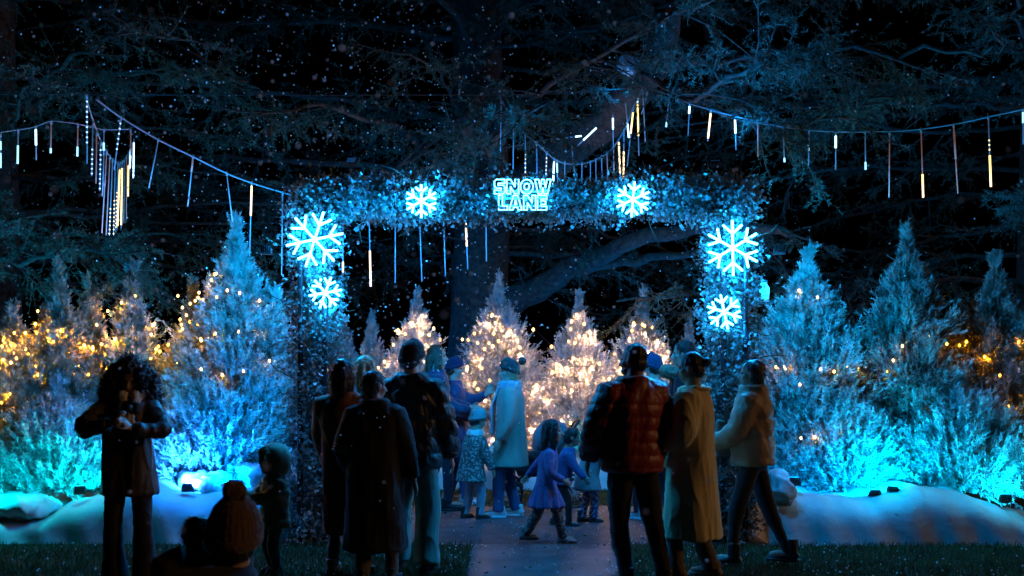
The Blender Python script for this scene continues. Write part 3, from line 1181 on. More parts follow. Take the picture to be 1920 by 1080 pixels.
fairy_lights('thick yellow cluster of lights on the short bushy conifer', T5,
             [(5, 651), (7, 640), (17, 668), (27, 676), (34, 675), (48, 680), (20, 635), (12, 660), (40, 645), (30, 690), (17, 687), (58, 655), (60, 625), (38, 625), (24, 650), (45, 662), (8, 676), (50, 672), (64, 665), (22, 700), (55, 737), (40, 752), (5, 768), (45, 783), (28, 773)], A, .0125, 5, 5.0)
fairy_lights('sparse amber lights on the broad conifer next to the arch', T9,
             [(1489, 547), (1518, 561), (1440, 688), (1452, 688), (1455, 690), (1510, 692), (1535, 696), (1560, 686), (1590, 688), (1473, 719), (1535, 797), (1556, 785), (1598, 794), (1474, 814), (1496, 812), (1443, 690)], A, .0125, 6, 1.1)
fairy_lights('sparse amber lights on the tallest conifer with the crooked tip', T10,
             [(1641, 696), (1652, 676), (1665, 650), (1710, 634), (1748, 646), (1788, 648), (1803, 641), (1768, 755), (1700, 765), (1805, 752), (1740, 800), (1713, 632)], A, .0125, 7, 1.1)
fairy_lights('few amber bulbs on the brownish conifer at the outer end of the planter', T11,
             [(1822, 669), (1837, 703), (1880, 643), (1908, 651), (1852, 758), (1893, 772), (1917, 765), (1846, 766)], A, .0125, 8, 3.2)


def tri(n, px, py, k, y1, seed):
    q = random.Random(seed)
    out = []
    while len(out) < n:
        y = q.uniform(py + 25, y1)
        hw = (y - py) * k + 6
        x = q.uniform(px - hw, px + hw)
        if all((x - a) ** 2 + (y - c) ** 2 > 190 for a, c in out):
            out.append((x, y))
    return out


fairy_lights('peach lights on the white conifer behind the black beanie', T14, [(793, 593), (771, 607), (748, 620), (815, 617), (802, 648), (740, 647), (724, 678), (712, 690)] + tri(20, 782, 570, .40, 800, 41), W, .0165, 9)
fairy_lights('peach lights on the tallest white conifer behind the bobble hat woman', T15, [(918, 610), (930, 607), (957, 622), (890, 626), (925, 650), (955, 660), (975, 665), (905, 690), (878, 688), (920, 712), (892, 718), (868, 637)] + tri(32, 935, 560, .42, 840, 42), W, .0165, 10)
fairy_lights('peach lights on the white conifer behind the bending child', T16, [(1080, 591), (1070, 604), (1105, 634), (1075, 645), (1048, 686), (1042, 690), (1060, 690), (1120, 720), (1095, 674)] + tri(34, 1086, 575, .40, 820, 43), W, .0165, 11)
fairy_lights('peach lights on the white conifer with the blue spire', T17, [(1186, 607), (1205, 612), (1228, 640), (1240, 648), (1160, 690), (1165, 700), (1250, 660), (1150, 665)] + tri(16, 1205, 580, .42, 740, 44), W, .0165, 12)

# ------------------------------------------------------------------ cedar trees overhead
def limb_tree(label, trunk_pts, trunk_r, limbs, seed, sec=13, needles=True, twig=1.0, group='dark cedars overhead'):
    r = random.Random(seed)
    nr = np.random.default_rng(seed)
    root = empty('cedar_tree', trunk_pts[0])
    o = Vector(trunk_pts[0])
    tag(root, label, 'tree', group)
    b = MB()
    b.tube([Vector(p) - o for p in trunk_pts], trunk_r, 16)
    t = b.build('trunk', M['bark'], root)
    SP, SD, SL = [], [], []
    tw = MB()
    for pts, r0, r1, dens in limbs:
        pts = [Vector(p) for p in pts]
        # smooth the limb
        fine = []
        m = len(pts)
        for i in range(m - 1):
            p0, p1, p2, p3 = pts[max(i - 1, 0)], pts[i], pts[i + 1], pts[min(i + 2, m - 1)]
            for q in range(5):
                s = q / 5
                fine.append(.5 * ((2 * p1) + (p2 - p0) * s + (2 * p0 - 5 * p1 + 4 * p2 - p3) * s * s + (3 * p1 - p0 - 3 * p2 + p3) * s ** 3))
        fine.append(pts[-1])
        for i in range(1, len(fine) - 1):
            fine[i] += Vector((r.gauss(0, .02), r.gauss(0, .02), r.gauss(0, .025)))
        rad = [r0 + (r1 - r0) * (i / (len(fine) - 1)) ** .8 for i in range(len(fine))]
        lb = MB()
        lb.tube([p - o for p in fine], rad, 9)
        ns = int(sec * dens)
        for q in range(ns):
            u = r.uniform(.12, 1.0)
            i = min(int(u * (len(fine) - 1)), len(fine) - 2)
            p = fine[i].lerp(fine[i + 1], r.random())
            ax = (fine[i + 1] - fine[i]).normalized()
            sd = ax.cross(Vector((0, 0, 1)))
            sd = sd.normalized() * r.choice((-1, 1))
            dr = (ax * r.uniform(.2, 1.0) + sd * r.uniform(.5, 1) + Vector((0, 0, r.uniform(-.45, .3)))).normalized()
            L = r.uniform(.5, 1.5) * twig * (1.15 - .5 * u)
            dz = r.uniform(-.35, .05)
            tp = [p + dr * (L * s) + Vector((0, 0, dz * L * s * s)) for s in (0, .33, .66, 1)]
            tp = [tp[0]] + [x + Vector((r.gauss(0, .05), r.gauss(0, .05), r.gauss(0, .04))) * L for x in tp[1:]]
            lb.tube([x - o for x in tp], [.012 + .006 * L, .010, .007, .003], 4)
            nt = int(6 + 7 * L)
            for _ in range(nt):
                s = r.uniform(.15, 1)
                i2 = min(int(s * 3), 2)
                pp = tp[i2].lerp(tp[i2 + 1], s * 3 - i2)
                d2 = ((tp[i2 + 1] - tp[i2]).normalized() * r.uniform(.3, 1) + Vector((r.gauss(0, .6), r.gauss(0, .6), r.gauss(-.1, .35)))).normalized()
                l2 = r.uniform(.14, .42) * (1.2 - .5 * s)
                SP.append(pp - o); SD.append(d2); SL.append(l2)
        lb.build('limb', M['bark'], root)
    if needles and SP:
        v, f = spray_cloud(np.array(SP), np.array(SD), np.array(SL), 22, .065, .0060, seed, .3)
        link('foliage', mesh_np('foliage', v, [f]), M['cedar'], root, False)
    return root


def rand_limbs(n, c, seed, z0, z1, r0, az0=0, az1=360, l0=4, l1=8, rise=.1):
    q = random.Random(seed)
    out = []
    for i in range(n):
        a = R(az0 + (az1 - az0) * (i + q.random()) / n)
        L = q.uniform(l0, l1)
        z = z0 + (z1 - z0) * q.random()
        dx, dy = math.cos(a), math.sin(a)
        pts = []
        for s in (0, .25, .5, .75, 1):
            pts.append((c[0] + dx * L * s + q.gauss(0, .15) * s, c[1] + dy * L * s + q.gauss(0, .15) * s, z + rise * L * (s - 1.5 * s * s) + q.gauss(0, .08)))
        out.append((pts, r0 * q.uniform(.5, 1), .012, L / 5))
    return out


tc = at(895, 600, 17.5)
c0 = (tc.x, 17.5)
limbs = [
    ([at(935, 575, 17.3), at(1010, 540, 16.6), at(1080, 500, 16.2), at(1190, 452, 15.4), at(1330, 425, 14.5), at(1480, 440, 13.8)], .26, .05, 1.0),
    ([at(1060, 508, 16.3), at(1170, 492, 16), at(1290, 478, 15.6), at(1400, 470, 15.2)], .10, .03, .8),
    ([at(900, 420, 17.4), at(1000, 330, 15.6), at(1090, 262, 14.4), at(1160, 205, 13.6), at(1225, 120, 12.8), at(1250, 20, 12.4)], .32, .17, .6),
    ([at(700, 345, 14), at(790, 285, 14.5), at(870, 215, 15.4), at(945, 140, 16.6)], .022, .05, .6),
    ([at(1225, 130, 12.8), at(1330, 120, 11.4), at(1470, 100, 10.6), at(1600, 92, 10.2), at(1810, 100, 9.8), at(1900, 80, 9.6)], .05, .014, 1.5),
    ([at(1230, 150, 12.6), at(1300, 185, 11.4), at(1380, 135, 10.7), at(1470, 105, 10.4), at(1540, 95, 10.2)], .04, .012, 1.5),
    ([at(1330, 205, 11), at(1420, 230, 10.7), at(1530, 232, 10.5), at(1640, 180, 10.3)], .025, .008, 1.2),
]
limbs += rand_limbs(30, c0, 51, 3.8, 8.5, .075, 150, 390, 5, 9.5, .10)
limbs += rand_limbs(9, c0, 57, 3.4, 6.5, .06, 10, 170, 4, 7, .08)
limb_tree('giant old cedar behind the arch with a thick trunk and sweeping limbs', [(tc.x, 17.5, 0), (tc.x + .02, 17.5, 2.2), (tc.x + .1, 17.5, 4.5), (tc.x - .05, 17.4, 8), (tc.x, 17.5, 13)],
          [.66, .47, .44, .38, .2], limbs, 5, sec=16)
c1 = (-7.6, 15.5)
limbs = [([at(-120, 480, 12.6), at(40, 490, 12.2), at(150, 468, 11.8), at(245, 505, 11.5)], .06, .012, 1.6),
         ([at(-100, 430, 13), at(60, 420, 12.6), at(120, 450, 12.2), at(215, 560, 11.8)], .04, .01, 1.2)]
limbs += rand_limbs(24, c1, 52, 2.6, 7.5, .06, 230, 420, 4, 7, .08)
limb_tree('dark cedar over the long planter with brownish low boughs', [(c1[0], c1[1], 0), (c1[0], c1[1], 4), (c1[0] + .1, c1[1], 11)], [.5, .4, .15], limbs, 6, sec=14)
c2 = (7.8, 15.5)
limbs = rand_limbs(26, c2, 53, 2.4, 7.8, .06, 110, 310, 4, 7.5, .08)
limb_tree('dark blue tinged cedar reaching over the planter with the peaked crest', [(c2[0], c2[1], 0), (c2[0], c2[1], 4), (c2[0] - .1, c2[1], 11)], [.5, .4, .15], limbs, 8, sec=15)

# ------------------------------------------------------------------ flower arch
DA = 9.64
xl0, xl1 = at(545, HZ, DA).x, at(640, HZ, DA).x
xr0, xr1 = at(1325, HZ, DA).x, at(1415, HZ, DA).x
zt0, zt1 = at(960, 408, DA).z, at(960, 342, DA).z
arch = empty('flower_arch', ((xl0 + xr1) / 2, DA, 0))
tag(arch, 'square leafy arch over the path, thick with foliage and lit blue by snowflake signs', 'arch')
ao = arch.location
fb = MB()
for x in (xl0 + .12, xl1 - .12, xr0 + .12, xr1 - .12):
    for y in (-.16, .16):
        fb.box((x - ao.x, y, (zt1 - .1) / 2), (.05, .05, zt1 - .1), None, .008)
for z in (zt0 + .08, zt1 - .08):
    for y in (-.105, .105):
        fb.box((0, y, z), (xr1 - xl0 - .3, .045, .045), None, .008)
fb.build('frame', M['metal'], arch)


def leaves(n, sampler, size, seed, mat, name, parent, twigs=0):
    r = np.random.default_rng(seed)
    c, out = sampler(n, r)
    n = len(c)
    d = out * r.uniform(.1, .9, (n, 1)) + r.normal(0, .75, (n, 3))
    d /= np.linalg.norm(d, axis=1)[:, None]
    w = np.cross(d, r.normal(0, 1, (n, 3)))
    w /= np.linalg.norm(w, axis=1)[:, None] + 1e-6
    nrm = np.cross(d, w)
    L = size * r.uniform(.55, 1.35, n)[:, None]
    Wd = L * r.uniform(.28, .5, n)[:, None]
    cup = nrm * L * r.uniform(-.18, .18, (n, 1))
    v = np.stack([c, c + d * L * .45 + w * Wd + cup, c + d * L, c + d * L * .45 - w * Wd + cup], 1)
    v = v.reshape(-1, 3)
    k = np.arange(n) * 4
    f = np.concatenate([np.stack([k, k + 1, k + 2], 1), np.stack([k, k + 2, k + 3], 1)])
    return link(name, mesh_np(name, v, [f]), mat, parent, False)


def clumped(n, r, lo, hi, nclump, spread):
    """points gathered in clumps inside a box, pushed towards its skin"""
    lo, hi = np.array(lo), np.array(hi)
    cc = r.uniform(lo, hi, (nclump, 3))
    mid = (lo + hi) / 2
    half = (hi - lo) / 2
    return cc, mid, half


def garland(axis, lo, hi, n, nclump, spread, r):
    lo, hi = np.array(lo, float), np.array(hi, float)
    cc = r.uniform(0, 1, (nclump, 3)) * (hi - lo) + lo
    mid, half = (lo + hi) / 2, (hi - lo) / 2
    # clump centres on an oval ring around the axis
    a = r.uniform(0, 2 * np.pi, nclump)
    o1, o2 = [i for i in range(3) if i != axis]
    rad = r.uniform(.35, 1.0, nclump)
    cc[:, o1] = mid[o1] + np.cos(a) * half[o1] * rad
    cc[:, o2] = mid[o2] + np.sin(a) * half[o2] * rad
    k = r.integers(0, nclump, n)
    sp = spread * r.uniform(.5, 1.3, nclump)
    p = cc[k] + r.normal(0, 1, (n, 3)) * sp[k][:, None]
    out = p - mid
    out[:, axis] = 0
    out /= np.linalg.norm(out, axis=1)[:, None] + 1e-6
    return p, out


yd = .24
def s_left(n, r): return garland(2, (xl0 - ao.x, -yd, .03), (xl1 - ao.x, yd, zt1 - .05), n, 210, .055, r)
def s_right(n, r): return garland(2, (xr0 - ao.x, -yd, .03), (xr1 - ao.x, yd, zt1 - .05), n, 210, .055, r)
def s_top(n, r): return garland(0, (xl0 - ao.x + .07, -yd, zt0 + .03), (xr1 - ao.x - .07, yd, zt1 - .02), n, 260, .06, r)


def snip(fn, lift=0.0):
    def g(n, r):
        p, o = fn(n, r)
        ok = p[:, 2] > .03
        return p[ok], o[ok]
    return g


leaves(25000, snip(s_left), .036, 61, M['leaf'], 'foliage', arch)
leaves(25000, snip(s_right), .036, 62, M['leaf'], 'foliage', arch)
leaves(32000, snip(s_top), .037, 63, M['leaf'], 'foliage', arch)
leaves(4500, snip(s_left), .04, 64, M['leafpale'], 'pale_foliage', arch)
leaves(4500, snip(s_right), .04, 65, M['leafpale'], 'pale_foliage', arch)
leaves(11000, snip(s_top), .043, 66, M['leafpale'], 'pale_foliage', arch)
# twisted bare stems poking out of the garland
sb = MB()
q = random.Random(5)
for i in range(70):
    side = q.random()
    if side < .45:
        p = Vector((q.uniform(xl0, xr1) - ao.x, q.uniform(-.25, .25), q.choice((zt0, zt1)) + q.uniform(-.05, .05)))
        dr = Vector((q.gauss(0, .6), q.gauss(-.2, .4), q.uniform(.2, 1) * (1 if p.z > (zt0 + zt1) / 2 else -1)))
    else:
        xx = q.choice((xl0, xl1, xr0, xr1))
        p = Vector((xx - ao.x, q.uniform(-.25, .25), q.uniform(.3, zt1)))
        dr = Vector(((1 if xx in (xl1, xr1) else -1) * q.uniform(.3, 1), q.gauss(-.2, .4), q.gauss(.2, .5)))
    L = q.uniform(.1, .26)
    dr.normalize()
    sb.tube([p - dr * .1, p + dr * L * .5 + Vector((0, 0, q.gauss(0, .02))), p + dr * L + Vector((q.gauss(0, .03), 0, q.gauss(0, .03)))], [.006, .005, .003], 5)
sb.build('bare_stems', M['trunk'], arch)


def neon_lamp(root, loc, watt):
    l = bpy.data.lights.new('neon_lamp', 'POINT')
    l.energy = watt
    l.color = (.0, .33, 1.0)
    l.shadow_soft_size = 0.0
    o = bpy.data.objects.new('lamp', l)
    COL.objects.link(o)
    o.parent = root
    o.location = loc


def snowflake(px, py, rpx, rot, label, inner=.52, y=None):
    yy = y or DA - .34
    c = at(px, py, yy)
    rr = rpx / F * yy
    root = empty('snowflake_light', c)
    tag(root, label, 'neon sign', 'neon snowflakes on the arch')
    b = MB()
    tr = .0085 * (1 if rpx > 38 else .9)
    back = MB()
    for k in range(6):
        a = R(rot + 60 * k)
        u = Vector((math.cos(a), 0, math.sin(a)))
        b.tube([u * .01, u * rr], [tr, tr], 8)
        for s, ln in ((inner, .46),):
            for sg in (-1, 1):
                a2 = a + sg * R(48)
                w = Vector((math.cos(a2), 0, math.sin(a2)))
                b.tube([u * (rr * s), u * (rr * s) + w * (rr * ln)], [tr, tr], 8)
        back.tube([u * .01 + Vector((0, .014, 0)), u * (rr * .98) + Vector((0, .014, 0))], [tr * 1.2] * 2, 6)
    b.ell((0, 0, 0), tr * 1.6, None, 10, 6)
    b.build('tubes', M['neon'], root)
    back.tube([(0, .012, 0), (0, .2, 0)], [.008, .008], 6)
    back.build('backing', M['greycase'], root)
    for k in range(3):
        a = R(rot + 30 + 120 * k)
        neon_lamp(root, Vector((math.cos(a) * rr * .55, -.035, math.sin(a) * rr * .55)), 30.0 * (rpx / 50) ** 1.3)
    return root


snowflake(590, 449, 54, 12, 'large neon snowflake tilted on the arch pillar nearest the tall blue planter tree')
snowflake(610, 549, 31, 10, 'small neon snowflake beneath the tilted large one')
snowflake(790, 377, 31, 30, 'neon snowflake on the arch beam between the toddler side pillar and the letters')
snowflake(1187, 374, 33, 25, 'neon snowflake on the arch beam near the limb with the floodlight')
snowflake(1374, 465, 52, 31, 'large upright neon snowflake on the arch pillar beside the glass lantern')
snowflake(1358, 585, 33, 42, 'small neon snowflake below the upright large one, above the woman in beige puffer')

# SNOW LANE letters: each capital is an outline of thin neon tube
GLYPH = {
    'S': (.8, [[(.0, .0), (.66, .0), (.8, .14), (.8, .46), (.66, .6), (.28, .6), (.28, .74), (.78, .74), (.78, 1), (.14, 1), (0, .86), (0, .54), (.14, .4), (.52, .4), (.52, .26), (0, .26)]]),
    'N': (.88, [[(0, 0), (.27, 0), (.27, .5), (.6, 0), (.88, 0), (.88, 1), (.61, 1), (.61, .5), (.28, 1), (0, 1)]]),
    'O': (.95, [[(.475 + .475 * math.cos(k * math.pi / 10), .5 + .5 * math.sin(k * math.pi / 10)) for k in range(20)],
                [(.475 + .2 * math.cos(k * math.pi / 7), .5 + .22 * math.sin(k * math.pi / 7)) for k in range(14)]]),
    'W': (1.2, [[(.25, 0), (.52, 0), (.6, .42), (.68, 0), (.95, 0), (1.2, 1), (.9, 1), (.79, .42), (.69, 1), (.51, 1), (.41, .42), (.3, 1), (0, 1)]]),
    'L': (.64, [[(0, 0), (.64, 0), (.64, .27), (.28, .27), (.28, 1), (0, 1)]]),
    'A': (.95, [[(0, 0), (.28, 0), (.34, .18), (.61, .18), (.67, 0), (.95, 0), (.63, 1), (.32, 1)], [(.40, .38), (.55, .38), (.475, .68)]]),
    'E': (.68, [[(0, 0), (.68, 0), (.68, .25), (.28, .25), (.28, .38), (.6, .38), (.6, .62), (.28, .62), (.28, .75), (.68, .75), (.68, 1), (0, 1)]]),
}


def outline_text(txt, width, height, z, parent, name, r=.0036):
    tot = sum(GLYPH[ch][0] for ch in txt) + .13 * (len(txt) - 1)
    k = width / tot
    x = -width / 2
    b = MB()
    for ch in txt:
        for loop in GLYPH[ch][1]:
            pts = [Vector((x + p[0] * k, 0, z + (p[1] - .5) * height)) for p in loop]
            for p0, p1 in zip(pts, pts[1:] + pts[:1]):
                b.tube([p0, p1], [r, r], 6)
                b.ell(p0, r, None, 6, 4)
        x += (GLYPH[ch][0] + .13) * k
    return b.build(name, M['neon_small'], parent)


ys = DA - .36
cs = at(980, 365, ys)
sign = empty('neon_sign', cs)
tag(sign, 'neon sign spelling SNOW LANE in outlined capitals at the middle of the arch beam', 'neon sign')
outline_text('SNOW', 106 / F * ys, 27 / F * ys, 15 / F * ys, sign, 'lettering')
outline_text('LANE', 90 / F * ys, 27 / F * ys, -15 / F * ys, sign, 'lettering')
bb = MB()
for z in (.1, .03, -.03, -.1):
    bb.box((0, .016, z), (.42, .01, .012), None, .002)
for x in (-.16, .16):
    bb.box((x, .03, 0), (.012, .012, .24), None, .002)
    bb.tube([(x, .03, 0), (x, .2, 0)], [.008, .008], 6)
bb.build('rack', M['greycase'], sign)
for x in (-.2, -.07, .07, .2):
    neon_lamp(sign, Vector((x, -.03, .0)), 11.0)
# ------------------------------------------------------------------ cables and hanging light tubes
def cable(name, pts, r, mat, label, cat='cable', group=None):
    pts = [Vector(p) for p in pts]
    fine = []
    m = len(pts)
    for i in range(m - 1):
        p0, p1, p2, p3 = pts[max(i - 1, 0)], pts[i], pts[i + 1], pts[min(i + 2, m - 1)]
        for k in range(6):
            s = k / 6
            fine.append(.5 * ((2 * p1) + (p2 - p0) * s + (2 * p0 - 5 * p1 + 4 * p2 - p3) * s * s + (3 * p1 - p0 - 3 * p2 + p3) * s ** 3))
    fine.append(pts[-1])
    b = MB()
    b.tube(fine, [r] * len(fine), 6)
    o = b.build(name, mat)
    tag(o, label, cat, group)
    return o


g = 'cables carrying the light tubes'
cable('cable', [at(-60, 256, 10), at(35, 243, 10), at(67, 237, 10), at(96, 227, 10), at(130, 230, 10), at(163, 236, 10.2), at(195, 243, 10.6), at(245, 242, 11)], .006, M['cable'], 'nearly level cable with a few short lit tubes over the low brownish cedar boughs', group=g)
cable('cable', [at(160, 178, 9), at(174, 225, 9.6), at(188, 262, 10.2), at(202, 288, 11), at(215, 303, 12), at(226, 306, 13), at(238, 292, 14), at(251, 262, 15)], .007, M['cable'], 'steeply sagging cable carrying the thick bunch of tubes', group=g)
cable('cable', [at(180, 186, 9.6), at(228, 221, 10), at(297, 262, 10.4), at(362, 294, 10.7), at(425, 325, 10.9), at(472, 343, 11), at(530, 361, 11.1), at(640, 392, 11.2), at(740, 410, 11.3), at(833, 412, 11.4), at(915, 405, 11.5)], .008, M['cable'], 'cable running down from the thick bunch of tubes to behind the arch beam', group=g)
cable('cable', [at(936, 180, 11.5), at(962, 225, 11.6), at(985, 252, 11.8), at(1006, 268, 12), at(1042, 300, 12.2), at(1075, 308, 12.4), at(1105, 304, 12.5), at(1138, 288, 12.6), at(1158, 265, 12.6), at(1175, 235, 12.7), at(1190, 195, 12.7), at(1205, 165, 12.8)], .008, M['cable'], 'U shaped cable sagging above the SNOW LANE letters', group=g)
cable('cable', [at(1205, 163, 12.8), at(1255, 178, 12), at(1293, 194, 11.3), at(1333, 206, 10.9), at(1378, 218, 10.6), at(1468, 238, 10.3), at(1567, 247, 10.2), at(1668, 246, 10.2), at(1727, 242, 10.1), at(1788, 233, 10), at(1853, 219, 9.9), at(1960, 196, 9.7)], .007, M['cable'], 'long shallow cable of tubes above the conifers beside the beige puffer jacket', group=g)
cable('wire', [at(-60, 176, 11), at(400, 178, 11.4), at(800, 178, 12), at(1030, 176, 12.4), at(1200, 164, 12.8)], .006, M['darkwire'], 'thin dark wire strung level across to the big sloping limb', 'cable')

TG = 'hanging light tubes'
tube_n = {}
EM = {'y': 'tube_yellow', 'w': 'tube_white', 'c': 'tube_cyan', 'b': 'tube_blue', 'd': 'tube_ydot', 'r': 'tube_red'}
EN = {'y': 'yellow', 'w': 'bright white', 'c': 'pale cyan', 'b': 'blue dotted', 'd': 'yellow dotted', 'r': 'reddish'}


def light_tube(x0, y0, x1, y1, d, where, lit=None, body='tube_dim', r=.0095):
    p0, p1 = at(x0, y0, d), at(x1, y1, d)
    root = empty('light_tube', p0)
    L = (p1 - p0).length
    ax = (p1 - p0) / L
    tube_n[where] = tube_n.get(where, 0) + 1
    n = tube_n[where]
    ordn = ['first', 'second', 'third', 'fourth', 'fifth', 'sixth', 'seventh', 'eighth', 'ninth', 'tenth', 'eleventh', 'twelfth', 'thirteenth',
            'fourteenth', 'fifteenth', 'sixteenth', 'seventeenth', 'eighteenth', 'nineteenth', 'twentieth'][n - 1]
    look = ('dim blue grey' if body == 'tube_dim' else 'dim reddish') if not lit else ' and '.join(dict.fromkeys(EN[k] for k, a, b_ in lit)) + ' lit'
    tag(root, f'{look} tube, {ordn} from the left {where}', 'light tube', TG)
    b = MB()
    b.tube([ax * 0, ax * L], [r * .62, r * .62], 8)
    b.build('casing', M[body], root)
    cb = MB()
    cb.tube([ax * -.02, ax * .025], [r * 1.05, r * 1.05], 8)
    cb.build('cap', M['greycase'], root)
    for k, a, e in lit or []:
        lb = MB()
        if k in 'bd':
            n2 = max(3, int((e - a) * L / .042))
            for q in range(n2):
                t = (a + (e - a) * (q + .5) / n2) * L
                lb.ell(ax * t, (r * .85, r * .85, r * 1.05), None, 7, 5)
        else:
            lb.tube([ax * (L * a), ax * (L * e)], [r * .95, r * .95], 8)
        lb.build('lit_section', M[EM[k]], root)


W1 = 'on the level cable over brownish boughs'
for a in [(1, 252, 1, 316, [('c', .2, .45), ('c', .55, .98)]), (34, 245, 33, 307, [('c', .45, 1)]), (67, 238, 68, 300, [('w', .05, .55)]), (96, 228, 95, 287, [('c', .85, 1)]), (146, 234, 145, 293, [('c', .7, 1)]), (195, 243, 194, 292, [('c', .5, .8)]), (245, 243, 245, 292, None)]:
    light_tube(*a[:4], 10.2, W1, a[4], 'tube_red' if a[0] in (96, 146, 245) else 'tube_dim')
W2 = 'in the thick bunch on the steep cable'
for a in [(163, 182, 163, 307, 9.1, [('b', .03, .72)]), (174, 232, 172, 330, 9.6, [('b', .45, 1)]), (181, 250, 180, 344, 9.9, None), (189, 268, 187, 358, 10.2, [('b', .1, 1)]), (195, 278, 192, 368, 10.5, None),
          (200, 285, 191, 437, 10.8, [('r', .35, .42)]), (206, 294, 199, 441, 11.1, None), (211, 300, 205, 442, 11.4, [('d', .62, 1)]), (216, 303, 213, 442, 11.8, [('d', .5, 1)]), (221, 306, 217, 436, 12.2, [('d', .4, .95)]),
          (225, 306, 220, 430, 12.6, [('y', .1, .95)]), (229, 303, 227, 428, 12.9, [('y', .1, .95)]), (233, 300, 232, 418, 13.2, None), (237, 294, 237, 412, 13.6, None), (241, 286, 240, 368, 14, [('y', .3, 1)]), (245, 277, 243, 330, 14.4, [('w', .02, .75)]), (251, 262, 250, 334, 14.8, [('w', .08, 1)])]:
    light_tube(*a[:5], W2, a[5], 'tube_red' if a[0] in (181, 200, 206, 237) else 'tube_dim')
W3 = 'on the cable running down to the arch'
for a in [(227, 222, 214, 318, 10, [('b', .05, .65)]), (297, 262, 279, 353, 10.4, None), (362, 294, 352, 387, 10.7, [('r', .05, .3)]), (425, 325, 436, 416, 10.9, None), (472, 343, 468, 480, 11, [('y', .04, .45)]), (530, 362, 528, 515, 11.1, None),
          (643, 420, 643, 515, 11.2, [('y', .75, .95)]), (692, 404, 695, 537, 11.25, [('y', .5, 1)]), (741, 410, 741, 530, 11.3, None), (787, 412, 791, 528, 11.35, None), (832, 412, 835, 518, 11.4, None), (873, 409, 877, 505, 11.45, [('y', .1, .55)]), (911, 406, 912, 490, 11.5, None)]:
    light_tube(*a[:5], W3, a[5])
W4 = 'on the U shaped cable above the letters'
for a in [(940, 190, 938, 290, 11.5, None), (963, 226, 962, 317, 11.6, None), (985, 253, 985, 335, 11.8, [('d', .4, 1)]), (1006, 268, 1007, 340, 12, None), (1025, 287, 1023, 345, 12.1, [('d', .1, 1)]), (1039, 299, 1037, 345, 12.2, [('w', .1, 1)]), (1044, 302, 1046, 345, 12.25, [('c', .1, .5)]),
          (1059, 305, 1059, 345, 12.3, None), (1091, 307, 1091, 345, 12.4, None), (1107, 304, 1107, 345, 12.5, None), (1117, 300, 1118, 345, 12.5, None), (1128, 294, 1129, 345, 12.55, None), (1138, 288, 1140, 345, 12.6, None),
          (1150, 276, 1152, 345, 12.6, None), (1160, 263, 1163, 332, 12.6, [('y', .05, .9)]), (1170, 246, 1169, 338, 12.65, [('y', .42, 1)])]:
    light_tube(*a[:5], W4, a[5], 'tube_red' if a[0] in (1138, 1150) else 'tube_dim')
W5 = 'hanging from the big sloping limb'
for a in [(1046, 260, 1090, 255, 13.3, [('w', .75, 1)]), (1072, 275, 1077, 322, 13.3, None), (1081, 275, 1118, 240, 13.2, [('w', .35, 1)]), (1149, 217, 1151, 332, 13.1, [('w', .04, .22)]), (1173, 196, 1179, 258, 13, [('w', .55, 1)]), (1188, 200, 1176, 312, 13, [('y', .1, .45)]),
          (1195, 176, 1198, 292, 12.9, [('w', .02, .14), ('y', .15, .68)]), (1205, 164, 1210, 266, 12.9, None), (1217, 163, 1203, 214, 12.8, None)]:
    light_tube(*a[:5], W5, a[5])
W6 = 'on the long shallow cable'
for a in [(1255, 178, 1249, 238, 12, [('c', .85, 1)]), (1293, 195, 1290, 255, 11.3, [('w', .04, .3)]), (1333, 207, 1327, 265, 10.9, [('y', .1, .9)]), (1378, 219, 1380, 281, 10.6, [('w', .05, .5)]), (1421, 228, 1421, 294, 10.4, None), (1468, 239, 1471, 304, 10.3, [('c', .88, 1)]), (1517, 244, 1516, 310, 10.25, [('c', .4, .6)]),
          (1567, 248, 1567, 318, 10.2, [('w', .1, .42)]), (1622, 248, 1623, 318, 10.2, [('c', .8, 1)]), (1668, 247, 1667, 370, 10.2, None), (1727, 243, 1731, 370, 10.1, [('y', .66, 1)]), (1788, 234, 1796, 363, 10, [('r', .1, .5)]), (1853, 220, 1858, 350, 9.9, [('y', .55, 1), ('d', .3, .5)]), (1918, 204, 1919, 270, 9.8, [('c', .1, .4)])]:
    light_tube(*a[:5], W6, a[5], 'tube_red' if a[0] in (1421, 1668, 1727, 1788) else 'tube_dim')

# ------------------------------------------------------------------ lamps
def spot(loc, target, power, col, size=70, blend=.6, r=.06):
    l = bpy.data.lights.new('flood', 'SPOT')
    l.energy = power
    l.color = col
    l.spot_size = R(size)
    l.spot_blend = blend
    l.shadow_soft_size = r
    o = bpy.data.objects.new('flood_lamp', l)
    COL.objects.link(o)
    o.location = loc
    o.rotation_euler = (Vector(target) - Vector(loc)).to_track_quat('-Z', 'Y').to_euler()
    return o


